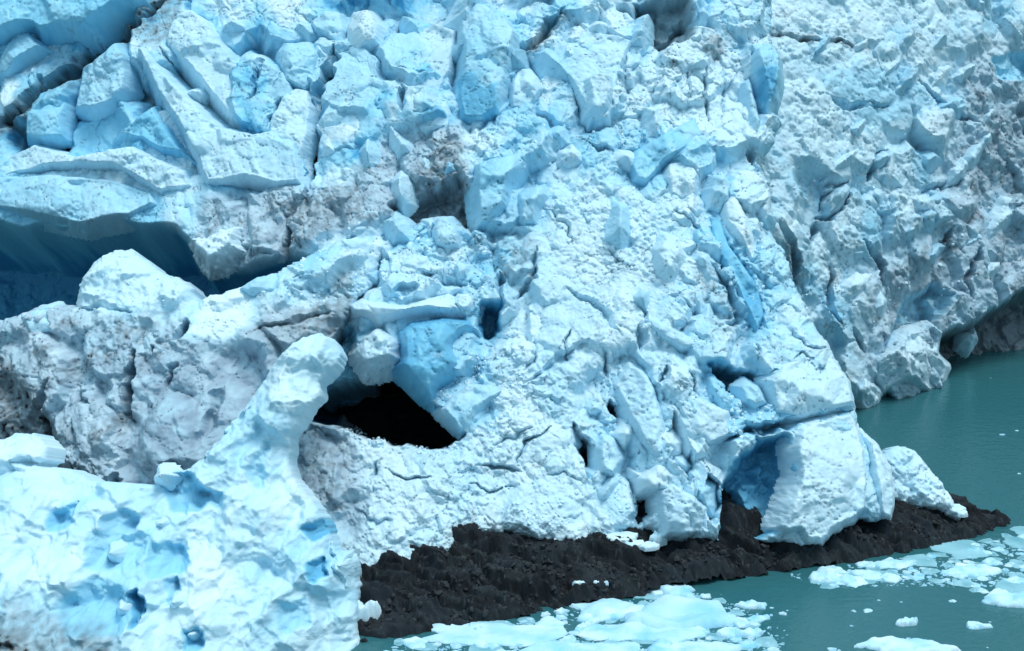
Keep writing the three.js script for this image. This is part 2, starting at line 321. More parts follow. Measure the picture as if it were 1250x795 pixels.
// loose crumbs of ice lying on a face, too many to count
const crumbShape = (() => { const g = mergeVertices(new THREE.IcosahedronGeometry(1, 0).deleteAttribute('uv').deleteAttribute('normal')), p = g.attributes.position, r = rng(5); for (let i = 0; i < p.count; i++) { const s = 0.65 + 0.7 * r(); p.setXYZ(i, p.getX(i) * s * 1.2, p.getY(i) * s * 0.8, p.getZ(i) * s); } const q = g.toNonIndexed(); q.computeVertexNormals(); return q; })();
const crumbMat = new THREE.MeshStandardMaterial({ color: new THREE.Color().setRGB(...WHITE), roughness: 0.6 });
function rubble(B, face, parent, zones, seed, mat = crumbMat, name = 'ice_rubble') {
  const p = face.geometry.attributes.position, { F } = B, r = rng(seed), fs = zones.map(([z, n, s]) => [B.poly(z), n, s]), list = fs.map(() => []);
  for (let i = 0; i < p.count; i += 2) { const u = p.getX(i), v = p.getY(i) * F.V.y + p.getZ(i) * F.V.z; fs.forEach(([f], q) => { if (near(f, u, v, 0) && f(u, v) > 0 && fbm(u * 0.7, v * 0.7, seed, 3) > -0.02) list[q].push(i); }); }
  const total = fs.reduce((s, q) => s + q[1], 0), inst = new THREE.InstancedMesh(crumbShape, mat, total), d = new THREE.Object3D(), c = new THREE.Color(); let k = 0;
  fs.forEach(([, n, s], q) => { if (!list[q].length) return; for (let i = 0; i < n; i++) {
    const w = list[q][Math.floor(r() * list[q].length)], e = s * (0.35 + 1.1 * r() * r());
    d.position.set(p.getX(w) + 0.1 * (r() - 0.5), p.getY(w) - 0.05 * e, p.getZ(w) + 0.1 * e); d.rotation.set(r() * 6, r() * 6, r() * 6); d.scale.set(e, e * (0.6 + 0.6 * r()), e); d.updateMatrix(); inst.setMatrixAt(k, d.matrix);
    const b = r() * 0.3; inst.setColorAt(k++, c.setRGB(mix(1, 0.62, b), mix(1, 0.84, b), mix(1, 0.95, b)));
  } });
  inst.count = k; inst.name = name; inst.userData.kind = 'stuff'; inst.castShadow = inst.receiveShadow = true; parent.add(inst);
}

// ================================================================ WATER
{
  const wt = grainTexture(512, (i, j) => 0.5 * wrapN(i, j, 512, 9, 21) + 0.3 * wrapN(i, j, 512, 23, 22) + 0.2 * wrapN(i, j, 512, 53, 23));
  const g = new THREE.PlaneGeometry(1400, 1400, 1, 1); g.rotateX(-Math.PI / 2);
  const uv = g.attributes.uv; for (let i = 0; i < uv.count; i++) uv.setXY(i, uv.getX(i) * 1400 / 5, uv.getY(i) * 1400 / 3.2);
  const m = new THREE.MeshPhysicalMaterial({ color: new THREE.Color().setRGB(0.028, 0.128, 0.146), roughness: 0.12, ior: 1.33, bumpMap: wt, bumpScale: 0.035 });
  const water = part('water', g, m, scene); water.position.z = -150; water.userData = { kind: 'structure', label: 'milky teal glacial lake water with a rippled surface', category: 'water' };
}

// ================================================================ ROCK SHORE
const shoreSpots = [[380, 820, -0.6], [435, 787, -0.1], [530, 769, 0], [600, 757, 0], [700, 736, 0], [800, 717, 0], [900, 701, 0], [960, 692, 0], [1050, 681, 0], [1110, 670, 0], [1190, 656, 0], [1238, 642, 0],
  [440, 735, 1.1], [500, 700, 1.5], [560, 664, 2.0], [620, 655, 2.1], [690, 664, 2.0], [760, 672, 2.0], [850, 668, 1.7], [930, 660, 1.5], [1010, 660, 1.4], [1100, 632, 1.5], [1150, 620, 1.4], [1200, 620, 0.8], [1236, 632, 0.2],
  [620, 700, 1.5], [800, 690, 1.1], [1000, 672, 0.7], [600, 590, 2.2], [800, 610, 2.6], [1000, 600, 2.4], [1095, 600, 0.9], [1180, 606, 0.2], [480, 640, 1.6], [420, 690, 1.3]];
const shoreB = body(GROUND, shoreSpots.map(([x, y, h]) => [x, y, far(y, h)]));
{
  const o = {
    ragged: 0.45, seed: 5,
    height(u, v, s) {
      const x = 0.86 * u - 0.5 * v + 0.6 * fbm(u * 0.3, v * 0.3, 41, 3), y = 0.5 * u + 0.86 * v + 0.5 * fbm(u * 0.35, v * 0.35, 43, 3);
      const strata = 1 - Math.abs(noise(x * 0.3, y * 1.5, 51)) * 1.8, fine = 1 - Math.abs(noise(x * 0.9, y * 4.2, 53)) * 1.8;
      blocks(x * 0.4, y, 0.5, 55, 6); let h = 0.5 * FR.h;
      blocks(x * 0.45, y, 1.5, 57, 6); h += 0.5 * FR.h;
      h += 0.26 * strata + 0.14 * fine + 0.06 * noise(u * 5, v * 5, 59) + 0.5 * fbm(u * 0.5, v * 0.5, 58, 4);
      return h * sat(0.55 + s * 0.6) - 0.5 * (1 - sat(s / 0.5)) + 0.05;
    },
    paint(u, v, h, out) {
      const a = fbm(u * 0.8, v * 0.8, 61, 4), b = noise(u * 3.1, v * 6.3, 64), g = 1.2 + 1.5 * a + 0.5 * b + (fbm(u * 0.25, v * 0.4, 75, 3) > 0.08 ? 0.7 : 0);
      out[0] = ROCK[0] * g; out[1] = ROCK[1] * g; out[2] = ROCK[2] * g;
      const w = sat((fbm(u * 0.5 + 8, v * 0.9, 67, 4) - 0.16) * 3); tint(out, [0.022, 0.03, 0.03], w * 0.5); // paler greenish weathering
      const l = noise(u * 9, v * 13, 69) + 0.5 * fbm(u * 0.9, v * 0.9, 71, 3); if (l > 0.45) tint(out, [0.06, 0.072, 0.08], sat((l - 0.45) * 3));
      const st = noise((0.86 * u - 0.5 * v) * 0.7, (0.5 * u + 0.86 * v) * 6, 73); if (st > 0.3) tint(out, [0.032, 0.04, 0.046], sat((st - 0.3) * 2));
    },
  };
  const shore = part('rock_shore', skin(shoreB, [[370, 830], [432, 790], [530, 771], [600, 759], [700, 738], [800, 719], [900, 703], [960, 694], [1050, 683], [1110, 673], [1190, 658], [1243, 640], [1240, 630], [1205, 614], [1175, 603], [1120, 594], [1050, 575], [900, 560], [600, 560], [430, 620], [380, 720]], 0.085, o), rockMat, scene);
  rubble(shoreB, shore, shore, [[[[440, 770], [560, 665], [760, 680], [950, 670], [1180, 630], [1180, 650], [950, 688], [760, 720], [600, 752]], 900, 0.17]], 79, new THREE.MeshStandardMaterial({ color: new THREE.Color().setRGB(0.02, 0.025, 0.029), roughness: 0.85 }), 'stones');
  shore.userData = { kind: 'structure', label: 'dark wet bedrock ledge along the water under the ice', category: 'rock' };
}

// ================================================================ MAIN GLACIER
const mainB = body(FACE, [[-60, -60, 146], [0, 0, 142], [100, 30, 139], [0, 150, 136], [100, 150, 133], [200, 100, 134], [300, 50, 135], [300, 150, 130], [200, 200, 129.5], [0, 250, 131], [100, 260, 128.5], [200, 270, 127], [300, 280, 124.5], [340, 250, 125], [420, 30, 134], [600, -60, 137], [500, 100, 129], [600, 100, 127], [560, 220, 121.5], [450, 240, 122], [400, 270, 121], [500, 300, 117], [440, 380, 113.5], [550, 380, 114.5], [430, 450, 112], [560, 480, 112.5], [600, 330, 117], [700, 60, 128], [700, 200, 121.5], [800, 120, 124.5], [870, 50, 127], [870, -60, 133], [940, 60, 129.5], [925, 150, 125], [890, 220, 121], [800, 280, 119], [900, 300, 117.5], [940, 340, 118], [700, 330, 116.5], [620, 420, 114], [700, 450, 112.8], [800, 400, 113.5], [900, 420, 112.5], [960, 420, 112.5], [1010, 420, 114.5], [1040, 500, 113.5], [960, 520, 109.5], [1080, 600, 112.5], [1020, 600, 108.8], [960, 650, 107.3], [830, 650, 107.6], [830, 540, 109.8], [720, 550, 110], [700, 650, 107.2], [600, 560, 110.3], [560, 640, 107.8], [450, 600, 108.3], [440, 700, 104], [350, 560, 108], [400, 500, 110.5], [350, 700, 105], [300, 420, 118], [0, 400, 128], [1100, 640, 111.5]]);
const glacier = thing('glacier', 'huge fractured blue and white glacier front sloping down to the rock ledge', 'glacier');
const mainFace = part('ice_face', skin(mainB, [[-240, -70], [945, -70], [946, 60], [958, 100], [958, 150], [934, 190], [945, 240], [955, 290], [972, 340], [998, 388], [1028, 430], [1045, 478], [1056, 525], [1076, 560], [1092, 592], [1094, 622], [1078, 638], [1060, 632], [1046, 642], [1008, 662], [985, 668], [955, 664], [930, 658], [905, 656], [886, 658], [862, 662], [838, 662], [806, 670], [798, 660], [762, 682], [735, 670], [700, 672], [650, 660], [600, 652], [562, 664], [550, 680], [505, 688], [490, 704], [446, 720], [400, 770], [340, 740], [325, 600], [322, 480], [290, 470], [-240, 470]], 0.064, {
  ragged: 0.3, skirt: 5,
  ...iceBody(mainB, {
    seed: 11, look: 'jumble', round: 1.6,
    regions: [
      { look: 'facet', p: [[-80, -80], [560, -80], [560, 160], [380, 230], [330, 260], [240, 250], [-80, 240]], soft: 1.5 },
      { look: 'smooth', p: [[-80, 205], [160, 200], [240, 245], [250, 290], [100, 300], [-80, 300]], soft: 0.8 },
      { look: 'silty', p: [[250, 240], [345, 225], [420, 230], [470, 165], [560, 150], [572, 250], [500, 265], [430, 275], [345, 320], [230, 330]], soft: 0.8 },
      { look: 'apron', p: [[640, 250], [720, 220], [800, 250], [830, 330], [790, 400], [700, 400], [640, 330]], soft: 2 },
      { look: 'apron', p: [[330, 470], [400, 490], [560, 545], [620, 470], [700, 380], [770, 330], [800, 400], [720, 500], [700, 580], [760, 640], [760, 690], [420, 720]], soft: 1.4 },
      { look: 'columns', p: [[700, 470], [760, 420], [870, 450], [900, 560], [880, 670], [780, 650], [720, 590]], soft: 0.9 },
      { look: 'smooth', p: [[930, 420], [1000, 390], [1060, 500], [1070, 660], [950, 680], [960, 520]], soft: 0.8 },
      { look: 'silty', p: [[345, 490], [400, 500], [440, 560], [440, 660], [400, 640], [345, 580]], soft: 0.6 },
    ],
    forms: [  // blue in the hollows: clear ice colour, deepened to stand in for shade
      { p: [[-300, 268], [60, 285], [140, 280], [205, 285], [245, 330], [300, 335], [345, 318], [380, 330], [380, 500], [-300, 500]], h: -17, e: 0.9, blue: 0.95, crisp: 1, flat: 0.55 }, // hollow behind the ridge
      { p: [[390, 470], [440, 456], [482, 455], [512, 484], [562, 527], [545, 541], [500, 541], [440, 527], [412, 517], [330, 500]], h: -13, e: 0.35, flat: 0.8, siltShade: 1 }, // mouth of the cave
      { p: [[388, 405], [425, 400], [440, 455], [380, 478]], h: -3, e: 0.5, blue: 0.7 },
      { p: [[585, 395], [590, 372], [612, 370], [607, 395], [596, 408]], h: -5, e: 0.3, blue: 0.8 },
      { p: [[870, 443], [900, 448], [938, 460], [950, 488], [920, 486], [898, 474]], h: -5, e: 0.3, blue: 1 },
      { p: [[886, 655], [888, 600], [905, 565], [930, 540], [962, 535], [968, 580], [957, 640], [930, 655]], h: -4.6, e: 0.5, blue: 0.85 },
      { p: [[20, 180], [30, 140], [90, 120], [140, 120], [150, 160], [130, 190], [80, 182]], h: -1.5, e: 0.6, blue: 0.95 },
      { p: [[480, 250], [560, 215], [575, 235], [575, 275], [540, 262], [500, 268]], h: -3.4, e: 0.5, siltShade: 0.75 },
      { p: [[760, 5], [790, 0], [842, -5], [845, 40], [812, 52], [785, 25]], h: -3, e: 0.4, siltShade: 0.55 },
      { p: [[560, 245], [600, 275], [640, 285], [600, 290], [570, 275]], h: -1.6, e: 0.4 },
      { p: [[985, 560], [1000, 420], [1010, 420], [1000, 560]], h: 0.3, e: 1 },
    ],
    cracks: [
      { l: [[408, 55], [402, 85], [392, 105], [385, 135]], w: 0.75, d: 4 }, { l: [[384, 130], [380, 175], [376, 210], [373, 238]], w: 0.6, d: 5 },
      { l: [[-20, 160], [20, 135], [60, 100], [110, 62], [150, 40], [205, -5]], w: 1.1, d: 2.6 },
      { l: [[345, 270], [350, 290], [342, 315]], w: 0.35, d: 2 }, { l: [[195, 60], [240, 110], [270, 145], [310, 160]], w: 0.5, d: 1.4 },
      { l: [[310, 90], [318, 75], [305, 125]], w: 0.35, d: 1.2 }, { l: [[325, 155], [345, 120]], w: 0.3, d: 1 },
      { l: [[640, 60], [660, 45], [672, 30], [690, 12]], w: 0.6, d: 1.6 }, { l: [[640, 75], [660, 100]], w: 0.5, d: 1.6 },
      { l: [[705, 115], [715, 145], [722, 160]], w: 0.3, d: 1 }, { l: [[553, 40], [555, 120]], w: 0.4, d: 1.6 }, { l: [[490, 105], [493, 145]], w: 0.35, d: 1.6 },
      { l: [[862, 540], [900, 530], [960, 516], [1046, 498]], w: 0.42, d: 2.2 }, { l: [[700, 515], [715, 545], [735, 575]], w: 0.61, d: 4 },
      { l: [[748, 483], [756, 505], [762, 525]], w: 0.54, d: 4 }, { l: [[822, 500], [828, 540], [840, 590]], w: 0.68, d: 4 }, { l: [[722, 545], [722, 585]], w: 0.68, d: 4 },
      { l: [[805, 470], [815, 450], [812, 440]], w: 0.25, d: 1.2 }, { l: [[632, 565], [640, 540], [675, 520]], w: 0.22, d: 1 }, { l: [[580, 568], [620, 574], [640, 575]], w: 0.22, d: 0.9 },
      { l: [[935, 455], [970, 450], [985, 462], [1000, 450], [1030, 455]], w: 0.16, d: 0.7 }, { l: [[970, 440], [980, 430], [995, 440], [985, 462]], w: 0.14, d: 0.6 },
      { l: [[740, 460], [742, 440], [738, 425]], w: 0.18, d: 0.8 }, { l: [[610, 330], [612, 370]], w: 0.35, d: 1.6 }, { l: [[655, 300], [650, 340], [625, 370]], w: 0.25, d: 0.9 },
      { l: [[870, 255], [885, 300], [910, 350], [930, 395]], w: 0.7, d: 1 }, { l: [[918, 175], [925, 215]], w: 0.5, d: 1.6 }, { l: [[780, 640], [795, 610], [790, 580]], w: 0.68, d: 4 },
      { l: [[866, 575], [874, 600], [872, 640]], w: 0.54, d: 4 }, { l: [[690, 350], [740, 380], [760, 410]], w: 0.4, d: 0.8 }, { l: [[640, 470], [680, 440], [720, 415]], w: 0.4, d: 0.7 },
      { l: [[860, 320], [890, 345], [905, 390], [880, 400]], w: 0.5, d: 1.2 }, { l: [[780, 395], [782, 430]], w: 0.3, d: 1 }, { l: [[460, 560], [450, 590]], w: 0.2, d: 0.6 },
      { l: [[969, 572], [985, 562], [1010, 570], [1035, 582], [1058, 590]], w: 0.14, d: 0.36 }, { l: [[996, 520], [993, 545]], w: 0.16, d: 0.50 }, { l: [[1000, 590], [1012, 600], [1008, 625]], w: 0.18, d: 0.59 }, { l: [[985, 600], [975, 625]], w: 0.14, d: 0.72 }, { l: [[1020, 530], [1035, 550], [1050, 555]], w: 0.16, d: 0.36 }, { l: [[840, 450], [850, 470], [846, 490]], w: 0.18, d: 0.50 }, { l: [[790, 500], [800, 530], [805, 555]], w: 0.14, d: 0.59 }, { l: [[770, 480], [780, 500]], w: 0.16, d: 0.72 }, { l: [[850, 500], [862, 520], [880, 526]], w: 0.18, d: 0.36 }, { l: [[858, 560], [868, 575]], w: 0.14, d: 0.50 }, { l: [[810, 600], [822, 630], [820, 650]], w: 0.16, d: 0.59 }, { l: [[845, 610], [848, 640]], w: 0.18, d: 0.72 }, { l: [[660, 580], [690, 575], [715, 590]], w: 0.14, d: 0.36 }, { l: [[600, 545], [625, 535], [650, 520]], w: 0.16, d: 0.50 }, { l: [[570, 590], [600, 600], [630, 595]], w: 0.18, d: 0.59 }, { l: [[470, 575], [500, 585], [530, 580]], w: 0.14, d: 0.72 }, { l: [[430, 620], [460, 640], [480, 635]], w: 0.16, d: 0.36 }, { l: [[655, 410], [650, 440], [640, 455]], w: 0.18, d: 0.50 }, { l: [[700, 395], [690, 420], [694, 445]], w: 0.14, d: 0.59 }, { l: [[770, 360], [790, 380], [785, 400]], w: 0.16, d: 0.72 }, { l: [[830, 360], [850, 380], [880, 385]], w: 0.18, d: 0.36 }, { l: [[925, 410], [930, 440]], w: 0.14, d: 0.50 }, { l: [[965, 400], [985, 420], [1010, 425]], w: 0.16, d: 0.59 }, { l: [[890, 310], [880, 330]], w: 0.18, d: 0.72 }, { l: [[735, 300], [755, 320], [780, 325]], w: 0.14, d: 0.36 }, { l: [[660, 250], [690, 270], [700, 300]], w: 0.16, d: 0.50 }, { l: [[820, 255], [845, 265], [860, 290]], w: 0.18, d: 0.59 }, { l: [[705, 165], [730, 180], [760, 178]], w: 0.14, d: 0.72 }, { l: [[600, 300], [605, 330], [600, 360]], w: 0.16, d: 0.36 }, { l: [[460, 300], [475, 320], [470, 345]], w: 0.18, d: 0.50 }, { l: [[520, 330], [535, 345]], w: 0.14, d: 0.59 }, { l: [[865, 70], [862, 110], [868, 150]], w: 0.16, d: 0.72 }, { l: [[885, 70], [888, 110], [880, 150]], w: 0.18, d: 0.36 }, { l: [[840, 80], [845, 120]], w: 0.14, d: 0.50 }, { l: [[760, 60], [765, 100]], w: 0.16, d: 0.59 },
      { l: [[500, 330], [540, 340], [580, 350]], w: 0.45, d: 1 }, { l: [[480, 355], [510, 350]], w: 0.5, d: 1 },
    ],
    stains: [
      { l: [[-20, 165], [20, 138], [60, 100], [110, 62], [150, 38], [210, -10]], w: 0.9, siltShade: 0.75 },
      { p: [[60, 100], [100, 70], [130, 60], [90, 100], [60, 120]], w: 1, siltShade: 0.4 },
      { p: [[170, 20], [215, 0], [225, 30], [195, 60], [175, 55]], w: 0.6, siltShade: 0.5 },
      { p: [[490, 215], [560, 175], [575, 235], [575, 270], [480, 265]], w: 0.8, siltShade: 0.55 }, { p: [[345, 250], [430, 225], [440, 260], [400, 280], [345, 310]], w: 0.8, siltShade: 0.4 },
      { p: [[858, 45], [872, 35], [888, 45], [890, 60], [870, 66], [858, 60]], w: 0.5, siltShade: 0.6 }, { l: [[640, 62], [665, 45], [690, 20]], w: 0.35, siltShade: 0.5 },
      { l: [[706, 115], [720, 150]], w: 0.3, siltShade: 0.4 }, { p: [[355, 480], [395, 500], [430, 560], [420, 640], [380, 600], [350, 560]], w: 0.6, siltShade: 0.18 },
      { p: [[858, 200], [885, 200], [905, 260], [935, 330], [950, 410], [920, 420], [890, 350], [865, 270]], w: 1.2, blue: 0.6 }, { p: [[560, 10], [640, 20], [660, 130], [600, 160], [555, 140]], w: 1, blue: 0.6 }, { p: [[770, 150], [860, 135], [870, 190], [800, 235], [765, 220]], w: 1.2, blue: 0.6 },
      { p: [[575, 190], [660, 180], [670, 280], [580, 285]], w: 1, blue: 0.5 }, { p: [[480, 385], [590, 385], [600, 520], [540, 530], [480, 460]], w: 0.9, blue: 0.55 }, { p: [[860, 440], [950, 450], [1040, 480], [1040, 510], [880, 540]], w: 0.8, blue: 0.6 },
      { p: [[740, 450], [800, 440], [830, 560], [780, 600], [730, 540]], w: 1.2, blue: 0.4 }, { p: [[400, 40], [480, 0], [540, 20], [470, 110], [400, 150]], w: 1.5, blue: 0.45 }, { p: [[20, 90], [150, 60], [160, 190], [20, 190]], w: 1.2, blue: 0.7 }, { p: [[320, 40], [395, 40], [385, 240], [330, 200]], w: 0.8, blue: 0.5 },
      { p: [[780, 90], [800, 40], [850, 30], [910, 60], [920, 160], [870, 170], [800, 150]], w: 1.2, blue: 0.1 },
      { p: [[100, 200], [160, 205], [180, 225], [140, 228], [60, 225]], w: 0.6, siltShade: 0.22 }, { p: [[600, 290], [650, 285], [660, 310], [640, 360], [610, 350]], w: 0.6, siltShade: 0.2 },
      { p: [[840, 330], [890, 330], [905, 400], [880, 410], [845, 370]], w: 0.6, siltShade: 0.2 }, { p: [[-40, 205], [120, 230], [200, 240], [200, 290], [-40, 290]], w: 0.8, blue: 0.7 },
      { p: [[960, 300], [975, 310], [985, 350], [970, 345]], w: 0.3, siltShade: 0.35 },
    ],
  }),
}), iceMat, glacier);
rubble(mainB, mainFace, glacier, [
  [[[540, 440], [640, 420], [650, 500], [580, 530], [530, 500]], 300, 0.14], [[[420, 270], [600, 280], [620, 360], [430, 370]], 220, 0.15], [[[640, 150], [860, 140], [930, 260], [940, 420], [780, 430], [660, 330]], 300, 0.16],
  [[[740, 440], [880, 470], [890, 640], [720, 640]], 200, 0.14], [[[600, 590], [790, 600], [790, 670], [560, 660]], 160, 0.11], [[[890, 470], [950, 480], [960, 520], [890, 540]], 120, 0.15], [[[395, 495], [440, 525], [500, 542], [560, 542], [560, 552], [480, 556], [390, 515]], 160, 0.11],
], 71);
